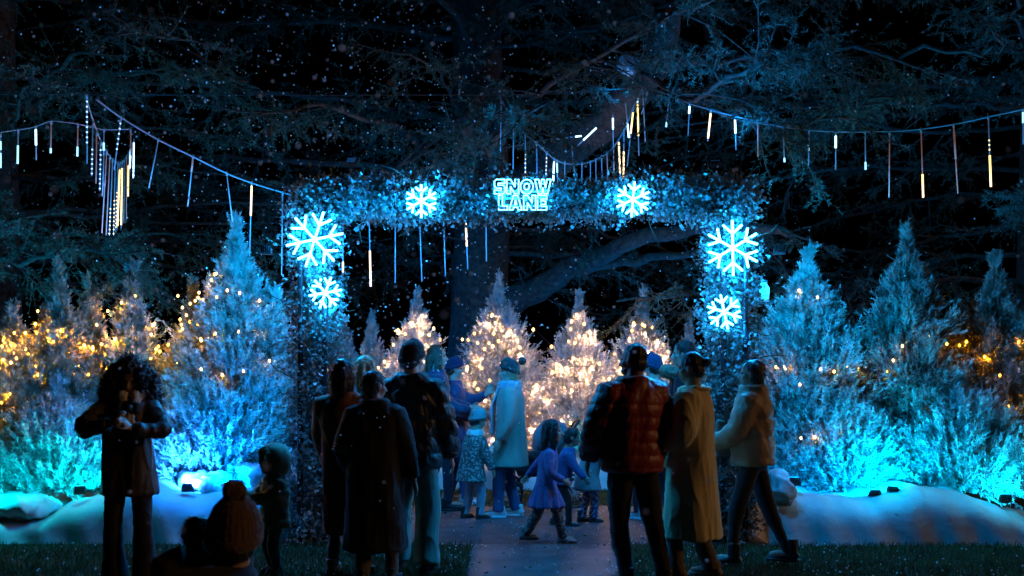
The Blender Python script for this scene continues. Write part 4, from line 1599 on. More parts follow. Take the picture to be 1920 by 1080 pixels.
def floodlight(loc, target, power, col, label, size=100, lens=8.0, scale=1.0, spill=0.0):
    loc, target = Vector(loc), Vector(target)
    root = empty('floodlight', loc)
    tag(root, label, 'floodlight', 'floodlights')
    M3 = (target - loc).to_track_quat('-Z', 'Y').to_matrix()
    k = scale
    b = MB()
    b.box(M3 @ Vector((0, 0, .03 * k)), (.17 * k, .13 * k, .05 * k), M3, .008)
    for i in range(5):
        b.box(M3 @ Vector(((-.06 + .03 * i) * k, 0, .065 * k)), (.006 * k, .11 * k, .03 * k), M3)
    b.build('housing', M['black'], root, False)
    lb = MB()
    lb.box(M3 @ Vector((0, 0, .002)), (.145 * k, .105 * k, .006), M3)
    lb.build('lens', glow('lens ' + label[:20], col, lens), root, False)
    yb_ = MB()
    for sx in (-1, 1):
        yb_.box(M3 @ Vector((sx * .094 * k, -.03 * k, .03 * k)), (.006, .09 * k, .02), M3)
    yb_.box(M3 @ Vector((0, -.078 * k, .03 * k)), (.2 * k, .006, .03), M3)
    yb_.build('bracket', M['metal'], root, False)
    s = spot(loc + (target - loc).normalized() * .03, target, power, col, size)
    s.parent = root
    s.location = (target - loc).normalized() * .03
    s.name = 'lamp'
    if spill:  # extra point lamp above the fixture, added to brighten the snow
        l = bpy.data.lights.new('spill', 'POINT')
        l.energy = power * spill
        l.color = col
        l.shadow_soft_size = 0.03
        o = bpy.data.objects.new('lamp', l)
        COL.objects.link(o)
        o.parent = root
        o.location = Vector((0, -.08, .30))
    return root


CY, BL, AQ = (0.0, .62, .78), (.015, .20, 1.0), (.0, .34, 1.0)
S = .55


def up(px, d, h=.1):
    """a spot on the snow bank's crest"""
    p = at(px, HZ, d)
    top = np.interp(px, [-150, 0, 60, 110, 190, 250, 300, 350, 400, 450, 480, 520, 556, 1440, 1480, 1530, 1600, 1650, 1700, 1740, 1770, 1810, 1900, 1960],
                    [960, 965, 968, 940, 912, 895, 905, 922, 925, 912, 905, 880, 900, 890, 905, 925, 922, 918, 905, 893, 905, 920, 945, 985])
    return Vector((p.x, d, at(960, top, 9.55).z + h - .07))


floodlight(up(352, 9.75), up(385, 10.8, .7), 300, BL, 'floodlight half buried in the snow below the tall blue conifer', 150, 8, S, .045)
floodlight(up(440, 9.75), up(460, 10.8, .8), 180, (.0, .22, 1.0), 'second blue floodlight on the snow, nearer the toddler', 150, 8, S, .045)
floodlight(up(15, 9.72), up(60, 10.8, .7), 80, CY, 'floodlight at the low turquoise end of the long snow bank', 150, 8, S, .12)
floodlight(up(150, 9.72), up(140, 10.8, .8), 75, CY, 'floodlight on the snow crest before the turquoise shrubby conifer', 150, 8, S, .10)
floodlight(up(1640, 9.75, .03), up(1600, 10.7, .7), 130, (.0, .42, 1.0), 'floodlight in the notch of the snow bank with the peaked crest', 150, 8, S, .045)
floodlight(up(1675, 9.75, .03), up(1720, 10.7, .8), 120, (0.0, .55, .9), 'second floodlight in the same notch, aimed at the outer trees', 150, 8, S, .045)
floodlight(up(1885, 9.7), up(1850, 10.7, .7), 90, (0, .50, .85), 'floodlight at the outer slope of the snow bank', 150, 8, S, .1)
floodlight(up(1490, 9.7), up(1510, 10.8, .9), 75, AQ, 'dim floodlight behind the beige puffer jacket', 150, 8, S, .05)
# added fill floods at the arch pillars' outer edges, brightening the neighbouring trees
floodlight((xl0 - .2, DA - .12, 2.62), at(430, 560, 10.9), 400, (.0, .38, 1.0), 'small blue floodlight clamped to the pillar edge facing the tallest planter tree', 120, 6, S)
floodlight((xr1 + .2, DA - .12, 2.62), at(1540, 560, 10.9), 380, (.0, .40, 1.0), 'small blue floodlight clamped to the pillar edge facing the broad conifer', 120, 6, S)
floodlight(at(1060, 850, 13.9), at(1085, 740, 14.2), 150, CY, 'cyan floodlight at the foot of the white conifers behind the bending child', 120, 8, S)
floodlight(at(905, 862, 13.8), at(935, 740, 14.3), 30, AQ, 'blue floodlight at the foot of the tallest white conifer', 110, 8, S)
floodlight(at(535, 880, 9.85), at(505, 700, 10.4), 90, AQ, 'blue floodlight wedged between the tall blue conifer and the arch', 130, 8, S)
floodlight((-2.2, 15.9, .25), (-.6, 16.4, 6), 150, (.0, .22, 1.0), 'large blue floodlight on the ground washing the thick cedar trunk', 120, 6, 1.6)
floodlight((2.6, 15.4, .25), (1.6, 13.5, 6), 330, (.0, .28, 1.0), 'large blue floodlight on the ground washing the sweeping cedar limbs', 120, 6, 1.6)
floodlight((6.4, 11.6, .3), (5.0, 10.6, 6), 650, (.0, .33, 1.0), 'blue floodlight behind the outer conifers aimed at the overhead boughs', 120, 6, 1.6)
floodlight((-5.6, 12.0, .3), (-4.6, 10.6, 6), 450, (.0, .45, .9), 'teal floodlight behind the long planter aimed at the overhead boughs', 120, 6, 1.6)
floodlight((-.9, DA + .30, zt0 + .1), (-.4, 13.8, 1.1), 240, (.0, .34, 1.0), 'blue floodlight clamped behind the arch beam, nearer the black beanie', 140, 6)  # added pair behind the beam, brightening the path and centre trees
floodlight((1.25, DA + .30, zt0 + .1), (.7, 13.8, 1.1), 240, (.0, .34, 1.0), 'blue floodlight clamped behind the arch beam, above the red jacket', 140, 6)
floodlight((-1.5, DA + .3, zt1 + .26), (-2.4, 6.6, 6.0), 420, (.0, .28, 1.0), 'blue floodlight on top of the arch garland, tipped back at the falling snow', 110, .12, S)  # added over the arch so the falling snow shows up
floodlight((1.9, DA + .3, zt1 + .24), (2.6, 11.5, 7), 200, (.0, .30, 1.0), 'blue floodlight on top of the arch garland, aimed up into the boughs', 100, .12, S)  # added as well, brightening the overhead boughs
# one strapped to the sloping limb, aimed down at the arch; seen from its side and back
fl = floodlight(at(1172, 133, 12.6), (.4, 12.6, 3.4), 45, (.0, .30, 1.0), 'grey floodlight box strapped to the big sloping limb', 112, .4, 1.9)
for ch in fl.children:
    if ch.name.startswith('housing'):
        ch.data.materials[0] = M['greycase']
b = MB()
cst = at(1220, 125, 12.55)
b.ell((0, 0, 0), (.15, .14, .13), None, 18, 12)
b.tube([(-.16, -.05, -.1), (0, -.12, -.15), (.16, -.05, -.12)], [.03, .035, .03], 8)
o = b.remeshed('limb_stump', M['bark'], None, voxel=.012, smooth=2, fn=folds(.012, 4, 30, 30))  # rounded end of a sawn cedar limb
o.location = cst
tag(o, 'round bundle end of the sawn limb next to the grey floodlight box', 'stump')

# lantern by the arch
lz = at(1430, 568, 10.0)
ln = empty('lantern', lz)
tag(ln, 'pale glass lantern on a bracket beside the upright large snowflake', 'lantern')
b = MB(); b.rings([((0, 0, 0.01), (.06, .06)), ((0, 0, .14), (.062, .062)), ((0, 0, .175), (.04, .04)), ((0, 0, .19), (.04, .04))], 20)
b.build('jar', glow('lit lantern glass', (.10, .42, .62), .38, (.5, .6, .62)), ln)
b = MB(); b.rings([((0, 0, .191), (.046, .046)), ((0, 0, .21), (.046, .046))], 16); b.build('lid', M['metal'], ln)
b = MB(); b.box((0, .02, 0), (.19, .16, .015), None, .003); b.box((-.10, .06, -.0), (.10, .02, .02)); b.build('bracket', M['metal'], ln, False)

# warm bulbs on a far wire behind the trees, and one far orange street lamp
root = empty('fairy_lights', at(860, 637, 15.4))
tag(root, 'far wire with a few yellow bulbs strung before the dark cedar trunk', 'string lights')
pts = [at(x, y, 15.4) - root.location for x, y in [(780, 628), (825, 637), (842, 636), (878, 637), (968, 617), (1000, 618), (1034, 650)]]
b = MB(); b.tube([p + Vector((0, .02, .02)) for p in pts], [.003] * len(pts), 4); b.build('wire', M['darkwire'], root)
for p in pts[1:2] + pts[3:]:
    o = bpy.data.objects.new('bulb', bulb_mesh(W, .02)); COL.objects.link(o); o.parent = root; o.location = p


def street_lamp(px, py, d, label, col, r=.14, st=6.0):
    p = at(px, py, d)
    root = empty('street_lamp', (p.x, p.y, 0))
    tag(root, label, 'street lamp', 'far street lamps')
    b = MB(); b.tube([(0, 0, 0), (0, 0, p.z - r * .8)], [.06, .04], 8); b.build('post', M['metal'], root)
    b = MB(); b.ell((0, 0, p.z), r, None, 14, 10); b.build('globe', glow('lamp ' + label[:18], col, st), root)


street_lamp(970, 575, 42, 'far off orange street lamp visible between the two tallest white trees', (1, .25, .03), .1, 3)
street_lamp(15, 600, 46, 'far off orange street lamp behind the short bushy yellow lit conifer', (1, .33, .06), .16, 1.0)

# ------------------------------------------------------------------ people
for n_, c_ in (('pale', (.52, .34, .26)), ('tan', (.40, .25, .17)), ('brown', (.22, .12, .08))):
    SK[n_] = skin_mat('skin ' + n_, c_)
Hd, Hb, Hbl = hair_mat('dark brown hair', (.018, .012, .010)), hair_mat('black hair', (.010, .009, .010)), hair_mat('blond hair', (.42, .30, .17))
Hbr = hair_mat('brown hair', (.06, .035, .02))
c = cloth
shB = dict(mat=c('black shoe', (.02, .02, .022), .5), sole=M['black'])
shW = dict(mat=c('white trainer', (.75, .75, .75), .5), sole=c('white sole', (.8, .8, .8)))
shBoot = dict(mat=c('dark boot', (.03, .025, .025), .5), h=.16, sole=M['black'])
shBrown = dict(mat=c('tan shoe', (.25, .16, .1), .6), sole=M['black'])
jeans = c('blue jeans', (.06, .10, .24), .9, 160, .3)
paleJ = c('pale jeans', (.42, .48, .58), .9, 160, .3)
blk = c('black trousers', (.014, .014, .016))
skinny, wideL, straight = (.082, .056, .040), (.095, .085, .085), (.088, .07, .058)
flared = (.083, .066, .105)
PG = 'visitors around the arch'


def curly_extra(root, q):
    scarf_fn(c('cream scarf', (.62, .52, .36)), .95, .32, .02)(root, q)


person('person with big dark curly hair holding a camera before the turquoise and yellow trees', 243, 1096, 682, 188, skin='tan', headpitch=22, headyaw=4,
       hands=((-.045, .185, .715), (.045, .185, .735)), poles=((-1, -.25, -.35), (1, -.25, -.3)), handdir=((.5, .2, .6), (-.5, .2, .6)), build=1.04,
       feetpos=((-.12, .02, 0), (.11, -.02, 0)),
       coat=dict(mat=c('brown leather jacket', (.035, .02, .016), .5), hem=.41, t=.022, fold=.014, sleeve=(.084, .076, .056), flare=.02),
       legs=dict(mat=c('black flared trousers', (.012, .012, .016)), r=flared), shoe=shB, hair=dict(style='curly', mat=Hb), extra=curly_extra, group=PG)

person('child in a brown knitted bobble hat, cut off by the picture bottom', 440, 0, 958, 12, depth=4.2, k=.235, skin='pale', headyaw=-8,
       coat=dict(mat=c('dark child coat', (.03, .026, .024)), hem=.4, t=.02, quilt=.008), legs=dict(mat=blk, r=straight), shoe=shB,
       hair=dict(style='short', mat=Hd), hat=dict(style='pom', mat=c('brown knit', (.12, .07, .045), .95, 50, .8), pommat=c('brown fur', (.12, .06, .04)), pom=(0, -.1, .74), scale=1.12), group=PG)
person('person in a black coat bending low before the bobble hat child, hunched back in view', 405, 0, 1000, 24, depth=3.9, H=1.27, k=.135, skin='pale', lean=62, headpitch=50, build=1.35,
       hands=((-.1, .3, .30), (.1, .3, .30)),
       coat=dict(mat=c('black coat', (.012, .012, .013)), hem=.4, t=.03, fold=.01, sleeve=(.085, .075, .06)), legs=dict(mat=blk, r=straight), shoe=shB,
       hair=dict(style='bob', mat=Hb), group=PG)
person('toddler in an olive padded coat with furry hood pointing at the snow', 515, 1073, 838, 128, k=.2, skin='pale', headyaw=0, headpitch=5,
       hands=((.02, .20, .60), (.10, .22, .62)), poles=((-.6, -.2, -1), (.6, -.2, -1)),
       coat=dict(mat=c('olive padded coat', (.30, .28, .17)), hem=.36, t=.035, quilt=.010, pitch=.13, sleeve=(.10, .095, .07), flare=.02, trim=c('olive fur collar', (.26, .23, .15))),
       legs=dict(mat=spotted('dark patterned leggings', (.02, .02, .025), (.10, .09, .09)), r=straight), shoe=shB,
       hair=dict(style='short', mat=Hd), hat=dict(style='hood', mat=c('olive hood', (.30, .28, .18)), fur=c('hood fur', (.16, .12, .07)), scale=1.15), group=PG)
person('blond person half hidden behind the one in the rust coat', 684, 1042, 668, -60, skin='pale', headyaw=0,
       coat=dict(mat=c('pale blue coat', (.30, .36, .45)), hem=.4, t=.02), legs=dict(mat=jeans, r=skinny), shoe=shW, hair=dict(style='long', mat=Hbl, len=.9), group=PG)
person('person with long dark hair in a rust brown coat, back turned', 648, 1078, 676, -12, skin='pale', headyaw=-22, headpitch=10, side=-2,
       hands=((-.12, .10, .50), (.14, .12, .52)), feetpos=((-.11, 0, 0), (.12, .05, 0)),
       coat=dict(mat=c('rust coat', (.30, .10, .05)), hem=.19, t=.024, fold=.010, sleeve=(.085, .075, .055), flare=.0), legs=dict(mat=blk, r=skinny), shoe=shBrown,
       hair=dict(style='long', mat=Hb, len=1.0), group=PG)


def stripe_extra(root, q):
    j = q['J'][-1]
    a, e = j['sho'], j['elb']
    b = MB()
    ax = (e - a).normalized()
    for i in range(4):
        p = a.lerp(e, .82 + i * .085)
        b.tube([p, p + ax * .013], [.086 * q['s'], .086 * q['s']], 14)
    o = b.build('sleeve_stripes', c('yellow stripe', (.62, .52, .36)), root)


person('person in a long black coat with striped sleeve, seen from behind, head turned aside', 703, 1096, 697, -6, skin='tan', headyaw=-48, headpitch=4,
       hands=((-.13, .06, .52), (.20, .03, .43)), build=1.12, feetpos=((-.1, 0, 0), (.12, .08, 0)),
       coat=dict(mat=c('long black coat', (.010, .009, .009)), hem=.165, t=.034, fold=.010, flare=.045, sleeve=(.088, .078, .058), collar=1.0), legs=dict(mat=c('taupe trousers', (.14, .11, .09)), r=straight), shoe=shB,
       hair=dict(style='bob', mat=Hb), extra=stripe_extra, group=PG)


def logo_extra(root, q):
    T, s, TL = q['T'], q['s'], q['TL']
    b = MB()
    cx = T(.135 * s, -.148 * s, TL * .80)
    u, w, nn = Vector((.87, .35, 0)), Vector((0, 0, 1)), Vector((.35, -.9, 0)).normalized()
    for r in (.012, .022, .032):
        pts = [cx + nn * .012 + u * (math.cos(a) * r) + w * (math.sin(a) * r) for a in [R(x) for x in range(0, 91, 15)]]
        b.tube(pts, [.0036] * len(pts), 5)
    b.build('chest_mark', M['white_patch'], root)


def beanie_extra(root, q):
    logo_extra(root, q)


person('tall person in a black beanie and short black puffer jacket with wide cream trousers', 772, 1070, 646, -14, male=True, skin='pale', headyaw=-18,
       hands=((-.14, .10, .50), (.15, .10, .50)), feetpos=((-.12, .0, 0), (.15, -.10, .0)), build=1.08,
       coat=dict(mat=c('black puffer', (.014, .015, .018), .42), hem=.455, t=.045, quilt=.022, pitch=.125, sleeve=(.105, .095, .075), collar=1.15, flare=.0),
       legs=dict(mat=c('cream wide trousers', (.46, .42, .35)), r=(.098, .092, .098), fold=.010), shoe=shB, hair=dict(style='short', mat=Hd), hat=dict(style='beanie', mat=c('black knit', (.014, .014, .016), .95, 50, .8)), extra=beanie_extra, group=PG)
person('person with long hair in a navy jacket facing the white trees', 817, 956, 648, -82, skin='pale', headyaw=-6,
       hands=((-.06, .22, .62), (.12, .2, .60)), poles=((-.5, -.4, -1), (.5, -.4, -1)), feetpos=((-.08, -.1, 0), (.08, .12, 0)),
       coat=dict(mat=c('navy jacket', (.03, .04, .09)), hem=.46, t=.03, quilt=.008), legs=dict(mat=c('dark navy trousers', (.02, .024, .045)), r=skinny), shoe=shB, hair=dict(style='long', mat=Hbr, len=1.25), group=PG)
person('young person in a royal blue beanie raising one hand', 850, 945, 674, -78, skin='pale', headyaw=-4,
       hands=((.08, .22, .76), (.12, .10, .60)), poles=((-.6, -.2, -1), (.5, -.6, -1)), handdir=((.0, .5, .9), None), feetpos=((-.08, -.05, 0), (.08, .12, 0)),
       coat=dict(mat=c('dark blue anorak', (.04, .06, .15)), hem=.44, t=.024, sleeve=(.08, .07, .055)), legs=dict(mat=jeans, r=straight), shoe=shW,
       hair=dict(style='short', mat=Hbr), hat=dict(style='beanie', mat=c('royal blue knit', (.015, .022, .075), .95, 50, .8), tag=(-.12, .47, .28)), group=PG)
person('child in a speckled coat with pale furry collar and pale jeans', 884, 973, 770, -52, k=.175, skin='pale', headyaw=0, headpitch=12, lean=8,
       hands=((-.02, .22, .56), (.16, .12, .46)), feetpos=((-.11, -.05, 0), (.12, .08, 0)),
       coat=dict(mat=spotted('speckled grey coat', (.09, .085, .08), (.36, .35, .33), 42, .52), hem=.35, t=.03, flare=.05, sleeve=(.085, .078, .062), trim=c('pale fur collar', (.68, .68, .66))), legs=dict(mat=paleJ, r=straight), shoe=shBoot,
       hair=dict(style='short', mat=Hd), hat=dict(style='beanie', mat=c('grey furry hat', (.25, .25, .26))), group=PG)
person('person in a bobble hat, long scarf and pale coat with hand in pocket', 957, 969, 678, 84, skin='pale', headyaw=8, headpitch=-4,
       hands=((-.14, .05, .50), (.14, .07, .52)), feetpos=((-.07, .12, 0), (.08, -.06, 0)), build=1.04,
       coat=dict(mat=c('pale stone coat', (.30, .28, .24)), hem=.325, t=.03, flare=.03, sleeve=(.09, .078, .062), trim=c('teddy collar', (.5, .48, .43))), legs=dict(mat=jeans, r=straight), shoe=shW,
       hair=dict(style='bob', mat=Hbl), hat=dict(style='pom', mat=c('charcoal knit', (.035, .035, .04), .95, 50, .8), pom=(0, -.62, .56)), extra=scarf_fn(c('grey blue scarf', (.30, .36, .44)), 1.05, .95, .04), group=PG)
person('child with dark hair in a violet dress and patterned leggings walking', 1024, 1019, 787, -92, k=.18, skin='pale', headyaw=-6, lean=6,
       hands=((-.20, -.16, .52), (.12, .14, .52)), feetpos=((-.06, -.30, .02), (.06, .24, 0)),
       coat=dict(mat=spotted('violet dress', (.10, .10, .27), (.15, .15, .36), 9, .5), hem=.30, t=.012, flare=.11, pleat=.012, sleeve=(.068, .062, .05), name='dress'), legs=dict(mat=spotted('patterned leggings', (.05, .05, .06), (.26, .22, .18), 36), r=straight), shoe=dict(mat=c('pale boots', (.35, .30, .30)), h=.14, sole=M['black']),
       hair=dict(style='long', mat=Hb, len=1.25), group=PG)
person('child in a blue hooded top and dark trousers behind the one in the violet dress', 1052, 986, 800, -96, k=.18, skin='pale', lean=14, headpitch=10,
       hands=((-.06, .25, .46), (.10, .28, .44)), feetpos=((-.06, -.12, 0), (.06, .14, 0)),
       coat=dict(mat=c('blue hooded top', (.07, .09, .26)), hem=.42, t=.02, sleeve=(.08, .072, .055)), legs=dict(mat=blk, r=straight), shoe=shB, hair=dict(style='bob', mat=Hb), group=PG)
person('child bending forward in a pale hooded coat and floral leggings', 1100, 979, 792, -70, k=.178, skin='pale', lean=20, headpitch=26, headyaw=-18,
       hands=((-.02, .28, .62), (.10, .28, .64)), poles=((-.7, -.2, -1), (.7, -.2, -1)), feetpos=((-.09, -.06, 0), (.10, .08, 0)),
       coat=dict(mat=c('pale grey blue coat', (.26, .29, .31)), hem=.33, t=.03, flare=.05, sleeve=(.088, .08, .06)), legs=dict(mat=spotted('floral leggings', (.10, .08, .20), (.50, .45, .62), 30, .5), r=straight), shoe=shBoot,
       hair=dict(style='bob', mat=Hb), extra=None, group=PG)
person('bearded person in a red puffer jacket and black jeans, seen from behind', 1186, 1098, 646, 22, male=True, skin='brown', headyaw=34, side=1,
       hands=((-.155, .10, .52), (.155, .10, .52)), poles=((-1, -.8, -.2), (1, -.8, -.2)), feetpos=((-.02, .05, 0), (.20, -.10, 0)), build=1.10,
       coat=dict(mat=c('red puffer', (.32, .028, .022), .42), hem=.475, t=.036, quilt=.013, pitch=.085, sleeve=(.10, .092, .07), collar=.9, waist=.0, flare=.0), legs=dict(mat=blk, r=(.095, .074, .056)), shoe=shB,
       hair=dict(style='short', mat=Hb, beard=True), group=PG)
person('person in a blue beanie and navy coat between the red and the yellow coats', 1226, 974, 668, 40, skin='pale', feetpos=((-.12, .1, 0), (.14, -.1, 0)),
       coat=dict(mat=c('navy wool coat', (.03, .04, .10)), hem=.40, t=.028), legs=dict(mat=c('dark blue trousers', (.025, .03, .06)), r=straight), shoe=shW, hair=dict(style='short', mat=Hd), hat=dict(style='beanie', mat=c('blue knit', (.018, .03, .09), .95, 50, .8)), group=PG)


def furcollar(root, q):
    T, s, TL, hh = q['T'], q['s'], q['TL'], q['hh']
    b = MB()
    ring = [T(math.cos(w) * .14 * s, math.sin(w) * .15 * s + .02, TL * 1.0 + hh * .05 + .03 * math.sin(w)) for w in [2 * math.pi * i / 18 for i in range(19)]]
    b.tube(ring, [(.06 * s, .06 * s)] * 19, 10)
    b.remeshed('fur_collar', c('olive fur', (.17, .17, .11)), root, voxel=.011, smooth=1, fn=fuzz(.012, q['seed'], 110))


person('tall dark haired person in a black parka with olive fur collar', 1284, 996, 640, 74, skin='pale', headyaw=4,
       coat=dict(mat=c('black parka', (.016, .02, .035)), hem=.35, t=.034, quilt=.006), legs=dict(mat=jeans, r=skinny), shoe=shW, hair=dict(style='bob', mat=Hb), extra=furcollar, group=PG)


def lapel(root, q):
    T, s, TL, hh = q['T'], q['s'], q['TL'], q['hh']
    b = MB()
    for sx in (-1, 1):
        b.tube([T(sx * .095 * s, -.07 * s, TL * 1.12), T(sx * .10 * s, .06 * s, TL * 1.06), T(sx * .06 * s, .155 * s, TL * .72), T(sx * .02 * s, .165 * s, TL * .45)], [(.05 * s, .014 * s), (.055 * s, .016 * s), (.05 * s, .014 * s), (.02 * s, .01 * s)], 10)
    ring = [T(math.cos(w) * .098 * s, math.sin(w) * .09 * s - .01, TL * 1.08) for w in [math.pi + math.pi * i / 10 for i in range(11)]]
    b.tube(ring, [(.02 * s, .05 * s)] * 11, 10, ref=(0, 0, 1))
    b.remeshed('lapels', c('yellow wool lapels', (.76, .56, .25)), root, voxel=.01, smooth=2)


person('person with hair bun in a long yellow wool coat holding one hand out', 1298, 1087, 662, 66, skin='tan', headyaw=8, headpitch=4,
       hands=((-.13, .125, .60), (.10, .10, .54)), poles=((-.7, -1, -.8), (.7, -1, -.2)), feetpos=((-.09, .10, 0), (.10, -.12, 0)), build=1.10,
       coat=dict(mat=c('yellow wool coat', (.84, .68, .38), .95, 120, .35), hem=.19, t=.032, flare=.045, fold=.009, sleeve=(.095, .086, .074), collar=.5, cuff=.9), legs=dict(mat=c('grey brown trousers', (.16, .13, .12)), r=straight), shoe=shBrown,
       hair=dict(style='bun', mat=Hb), extra=lapel, group=PG)
person('person in a beige puffer jacket and black leggings walking with a brown bag', 1412, 1060, 676, 68, skin='pale', headyaw=8,
       hands=((-.09, .20, .585), (.12, .16, .60)), poles=((-.6, -.8, -1), (.6, -.8, -1)), feetpos=((-.10, .16, 0), (.10, -.28, .03)), build=1.05,
       coat=dict(mat=c('beige puffer', (.40, .27, .18), .5), hem=.495, t=.042, quilt=.014, pitch=.15, sleeve=(.10, .09, .068), collar=1.25, flare=.0), legs=dict(mat=c('black leggings', (.012, .012, .014)), r=(.085, .058, .042)), shoe=dict(mat=c('black ankle boots', (.016, .016, .018), .4), h=.15, sole=M['black']),
       hair=dict(style='bob', mat=Hd), group=PG)

# ------------------------------------------------------------------ things people carry
cam = empty('camera', at(246, 765, 7.62))
tag(cam, 'small black camera held at chest height by the curly haired person', 'camera')
b = MB(); b.box((0, 0, 0), (.12, .06, .08), None, .01); b.box((0, 0, .048), (.045, .05, .03), None, .008); b.build('body', M['black'], cam, False)
b = MB(); b.tube([(0, -.03, 0), (0, -.09, 0)], [.03, .032], 16); b.build('lens', M['metal'], cam)
bg = empty('handbag', at(1378, 800, 8.62))
tag(bg, 'brown tote bag hanging from the arm of the person in beige puffer', 'bag')
b = MB(); b.rings([((0, 0, -.24), (.15, .055), 4), ((0, 0, -.1), (.16, .065), 4), ((0, 0, .05), (.14, .035), 4)], 28)
b.remeshed('body', c('brown canvas', (.16, .08, .05)), bg, voxel=.012, smooth=3, fn=folds(.008, 3, 14, 10))
b = MB()
for y in (-.03, .03):
    b.tube([(-.08, y, .03), (-.07, y * .6, .16), (0, y * .3, .22), (.07, y * .6, .16), (.08, y, .03)], [.01] * 5, 8)
b.build('handle', c('brown strap', (.12, .06, .04)), bg)
pb = empty('paper_bag', at(826, 822, 11.6))
tag(pb, 'pale paper bag held low beside the person in the navy jacket', 'bag')
b = MB(); b.rings([((0, 0, -.19), (.10, .05), 6), ((0, 0, .0), (.105, .055), 6), ((0, 0, .16), (.10, .04), 6)], 28); b.build('body', c('pale paper', (.6, .6, .58), .8, 20, .3), pb)
b = MB(); b.tube([(-.05, 0, .15), (-.045, 0, .24), (.045, 0, .24), (.05, 0, .15)], [.005] * 4, 6); b.build('handle', c('paper cord', (.5, .48, .42)), pb)
bp = empty('backpack', at(797, 760, 12.15))
tag(bp, 'dark rucksack with pale piping on the back of the navy jacket', 'rucksack')
b = MB(); b.rings([((0, 0, -.22), (.09, .15), 3), ((0, 0, 0), (.11, .16), 3), ((0, 0, .18), (.09, .14), 3), ((0, 0, .24), (.05, .09), 3)], 24); b.build('body', c('rucksack nylon', (.04, .05, .08), .6), bp)
b = MB(); b.tube([(-.03, -.16, -.15), (-.03, -.165, .1), (-.01, -.12, .23), (.0, 0, .262), (0, .12, .23)], [.008] * 5, 6); b.build('piping', c('pale piping', (.5, .52, .56)), bp)

# pushchair behind the bobble hat woman
pcl = Vector((at(1012, HZ, 12.1).x, 12.1, 0))
pc = empty('pushchair', pcl)
tag(pc, 'dark pushchair with large spoked wheels and pale hood', 'pushchair')
b = MB()
for y in (-.24, .24):
    b.tube([(-.36, y, .17), (.1, y, .52), (.42, y, .95)], [.014] * 3, 8)
    b.tube([(.38, y, .15), (.12, y, .5), (-.22, y, .62)], [.014] * 3, 8)
b.tube([(.42, -.24, .95), (.45, 0, .97), (.42, .24, .95)], [.016] * 3, 8)
b.tube([(-.36, -.24, .17), (-.36, .24, .17)], [.012] * 2, 8)
b.tube([(.38, -.24, .15), (.38, .24, .15)], [.012] * 2, 8)
b.build('frame', M['metal'], pc)
b = MB(); b.rings([((-.05, 0, .34), (.2, .17), 3), ((-.03, 0, .5), (.3, .2), 3), ((0, 0, .62), (.34, .21), 3)], 24); b.build('seat', c('black seat fabric', (.02, .02, .024)), pc)
b = MB()
b.ell((.14, 0, .72), (.24, .21, .26))
b.remeshed('hood', c('pale hood fabric', (.14, .17, .20)), pc, voxel=.015, smooth=2, fn=folds(.008, 2, 20, 20))
for x, r in ((-.36, .16), (.38, .16)):
    for y in (-.25, .25):
        b = MB()
        b.tube([(x + math.cos(a) * r, y, r + .004 + math.sin(a) * r * .985) for a in [2 * math.pi * i / 24 for i in range(25)]], [.018] * 25, 8, ref=(0, 1, 0))
        wl = b.build('wheel', M['black'], pc)
        b = MB()
        for i in range(6):
            a = math.pi * i / 6
            b.tube([(x - math.cos(a) * r, y, r - math.sin(a) * r), (x + math.cos(a) * r, y, r + math.sin(a) * r)], [.005] * 2, 5)
        b.build('spokes', M['greycase'], wl)

# ------------------------------------------------------------------ falling snow, snow crumbs on the lawn
def flakes(n, name, boxfn, r0, r1, seed):
    r = np.random.default_rng(seed)
    p = boxfn(n, r)
    n = len(p)
    rad = r0 + (r1 - r0) * r.uniform(0, 1, n) ** 2.2
    ph = (1 + 5 ** .5) / 2
    iv = np.array([(-1, ph, 0), (1, ph, 0), (-1, -ph, 0), (1, -ph, 0), (0, -1, ph), (0, 1, ph), (0, -1, -ph), (0, 1, -ph), (ph, 0, -1), (ph, 0, 1), (-ph, 0, -1), (-ph, 0, 1)]) / math.sqrt(1 + ph * ph)
    fi = np.array([(0, 11, 5), (0, 5, 1), (0, 1, 7), (0, 7, 10), (0, 10, 11), (1, 5, 9), (5, 11, 4), (11, 10, 2), (10, 7, 6), (7, 1, 8), (3, 9, 4), (3, 4, 2), (3, 2, 6), (3, 6, 8), (3, 8, 9), (4, 9, 5), (2, 4, 11), (6, 2, 10), (8, 6, 7), (9, 8, 1)])
    v = p[:, None] + iv[None] * rad[:, None, None]
    f = fi[None] + (np.arange(n) * 12)[:, None, None]
    o = link(name, mesh_np(name, v.reshape(-1, 3), [f.reshape(-1, 3)]), M['flake'], None, True)
    tag(o, kind='stuff')
    return o


def air(n, r):
    d = 3.0 + 13 * r.uniform(0, 1, n) ** .75
    px = np.where(r.uniform(0, 1, n) < .78, r.normal(640, 330, n), r.uniform(-60, 1980, n))
    py = np.where(r.uniform(0, 1, n) < .8, r.uniform(-20, 700, n), r.uniform(0, 1060, n))
    z = CH - (py - HZ) / F * d
    ok = z > .05
    return np.stack([(px - 960) / F * d, d, z], 1)[ok]


flakes(2600, 'falling_snow', air, .004, .0105, 77)


def near_air(n, r):
    d = r.uniform(1.3, 3.2, n)
    px, py = r.uniform(-40, 1960, n), r.uniform(-30, 1000, n)
    return np.stack([(px - 960) / F * d, d, CH - (py - HZ) / F * d], 1)


flakes(150, 'falling_snow', near_air, .002, .0042, 79)


def lawn(n, r):
    x = r.uniform(-5.2, 5.2, n)
    y = r.uniform(6.8, 12.5, n)
    ok = (y < yf) & ((np.abs(x) < 3.2) | (y < 9.4))
    return np.stack([x, y, np.full(n, .03) * (y < yb) + .008], 1)[ok]


